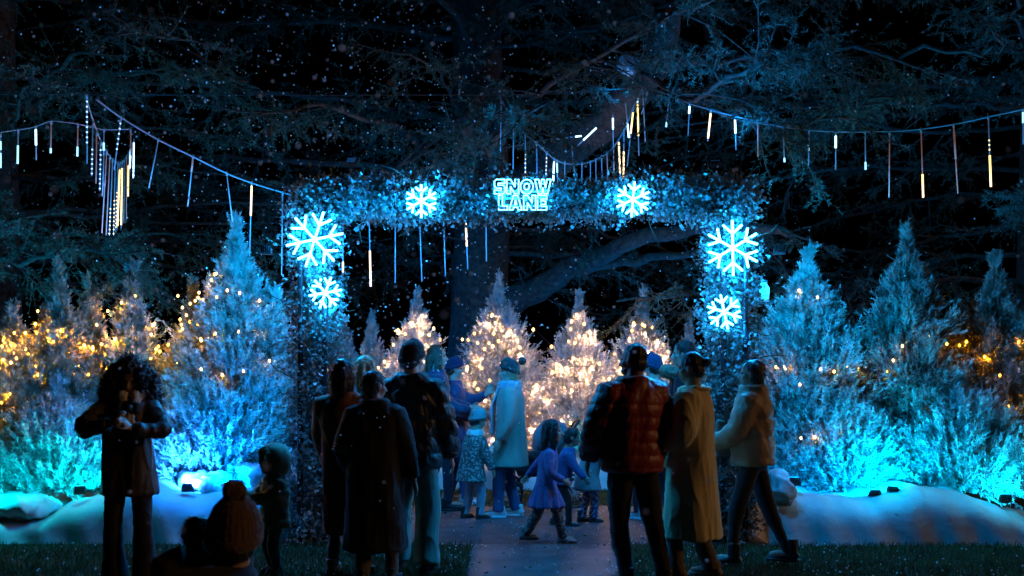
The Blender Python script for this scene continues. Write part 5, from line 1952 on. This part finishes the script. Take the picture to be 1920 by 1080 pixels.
flakes(1500, 'snow_crumbs', lawn, .004, .010, 78)

def litter(n, r):
    p = np.stack([r.uniform(-5, 5, n), r.uniform(6.9, 12.4, n), np.full(n, .014)], 1)
    ok = (np.abs(p[:, 0]) < 3.2) | (p[:, 1] < 9.3)
    p = p[ok]
    return p, np.tile(np.array([[0, 0, .06]]), (len(p), 1))


lo = leaves(900, litter, .045, 91, M['litter'], 'leaf_litter', None)
co_ = np.empty(len(lo.data.vertices) * 3, dtype=np.float32)
lo.data.vertices.foreach_get('co', co_)
co_ = co_.reshape(-1, 3)
co_[:, 2] = .010 + np.abs(co_[:, 2] - .014) * .35
lo.data.vertices.foreach_set('co', co_.ravel())
tag(lo, kind='stuff')

# ------------------------------------------------------------------ night air, sky, faint warm light from the lamps behind the viewer
HAZE = 0
if HAZE:
    b = MB()
    b.box((0, 30, 14.5), (90, 90, 33))
    hz = b.build('haze', None, None, False)
    m = bpy.data.materials.new('night haze')
    m.use_nodes = True
    t_ = m.node_tree
    t_.nodes.remove(t_.nodes['Principled BSDF'])
    pv = t_.nodes.new('ShaderNodeVolumePrincipled')
    pv.inputs['Color'].default_value = (.9, .93, 1, 1)
    pv.inputs['Density'].default_value = HAZE
    t_.links.new(pv.outputs[0], t_.nodes['Material Output'].inputs['Volume'])
    hz.data.materials.append(m)
    tag(hz, kind='stuff')
w = bpy.data.worlds.new('World')
sc.world = w
w.use_nodes = True
nt = w.node_tree
bgd = nt.nodes['Background']
sky = nt.nodes.new('ShaderNodeTexSky')
sky.sky_type = 'NISHITA'
sky.sun_disc = False
sky.sun_elevation = R(-7)
sky.sun_rotation = R(200)
nt.links.new(sky.outputs[0], bgd.inputs['Color'])
bgd.inputs['Strength'].default_value = .05
sl = bpy.data.lights.new('sun', 'SUN')
sl.energy = .30
sl.angle = R(6)
sl.color = (1.0, .52, .22)
so = bpy.data.objects.new('sun', sl)
COL.objects.link(so)
so.rotation_euler = Vector((-1.0, .12, -.33)).to_track_quat('-Z', 'Y').to_euler()

cd = bpy.data.cameras.new('camera')
co = bpy.data.objects.new('view_camera', cd)
COL.objects.link(co)
co.location = (0, 0, CH)
co.rotation_euler = (R(90), 0, 0)
cd.sensor_width = 36
cd.lens = F / 1920 * 36
cd.shift_y = (HZ - 540) / 1920
cd.clip_end = 2000
cd.dof.use_dof = True
cd.dof.focus_distance = 9.6
cd.dof.aperture_fstop = 2.8
sc.camera = co
sc.view_settings.view_transform = 'Standard'
sc.view_settings.look = 'None'
sc.view_settings.exposure = 0
sc.view_settings.gamma = 1
cy = sc.cycles
cy.use_denoising = True
cy.denoiser = 'OPENIMAGEDENOISE'
cy.volume_bounces = 0
cy.max_bounces = 4
cy.diffuse_bounces = 2
cy.glossy_bounces = 2
cy.transmission_bounces = 2
cy.sample_clamp_indirect = 3
cy.use_light_tree = True
cy.caustics_reflective = False
cy.caustics_refractive = False
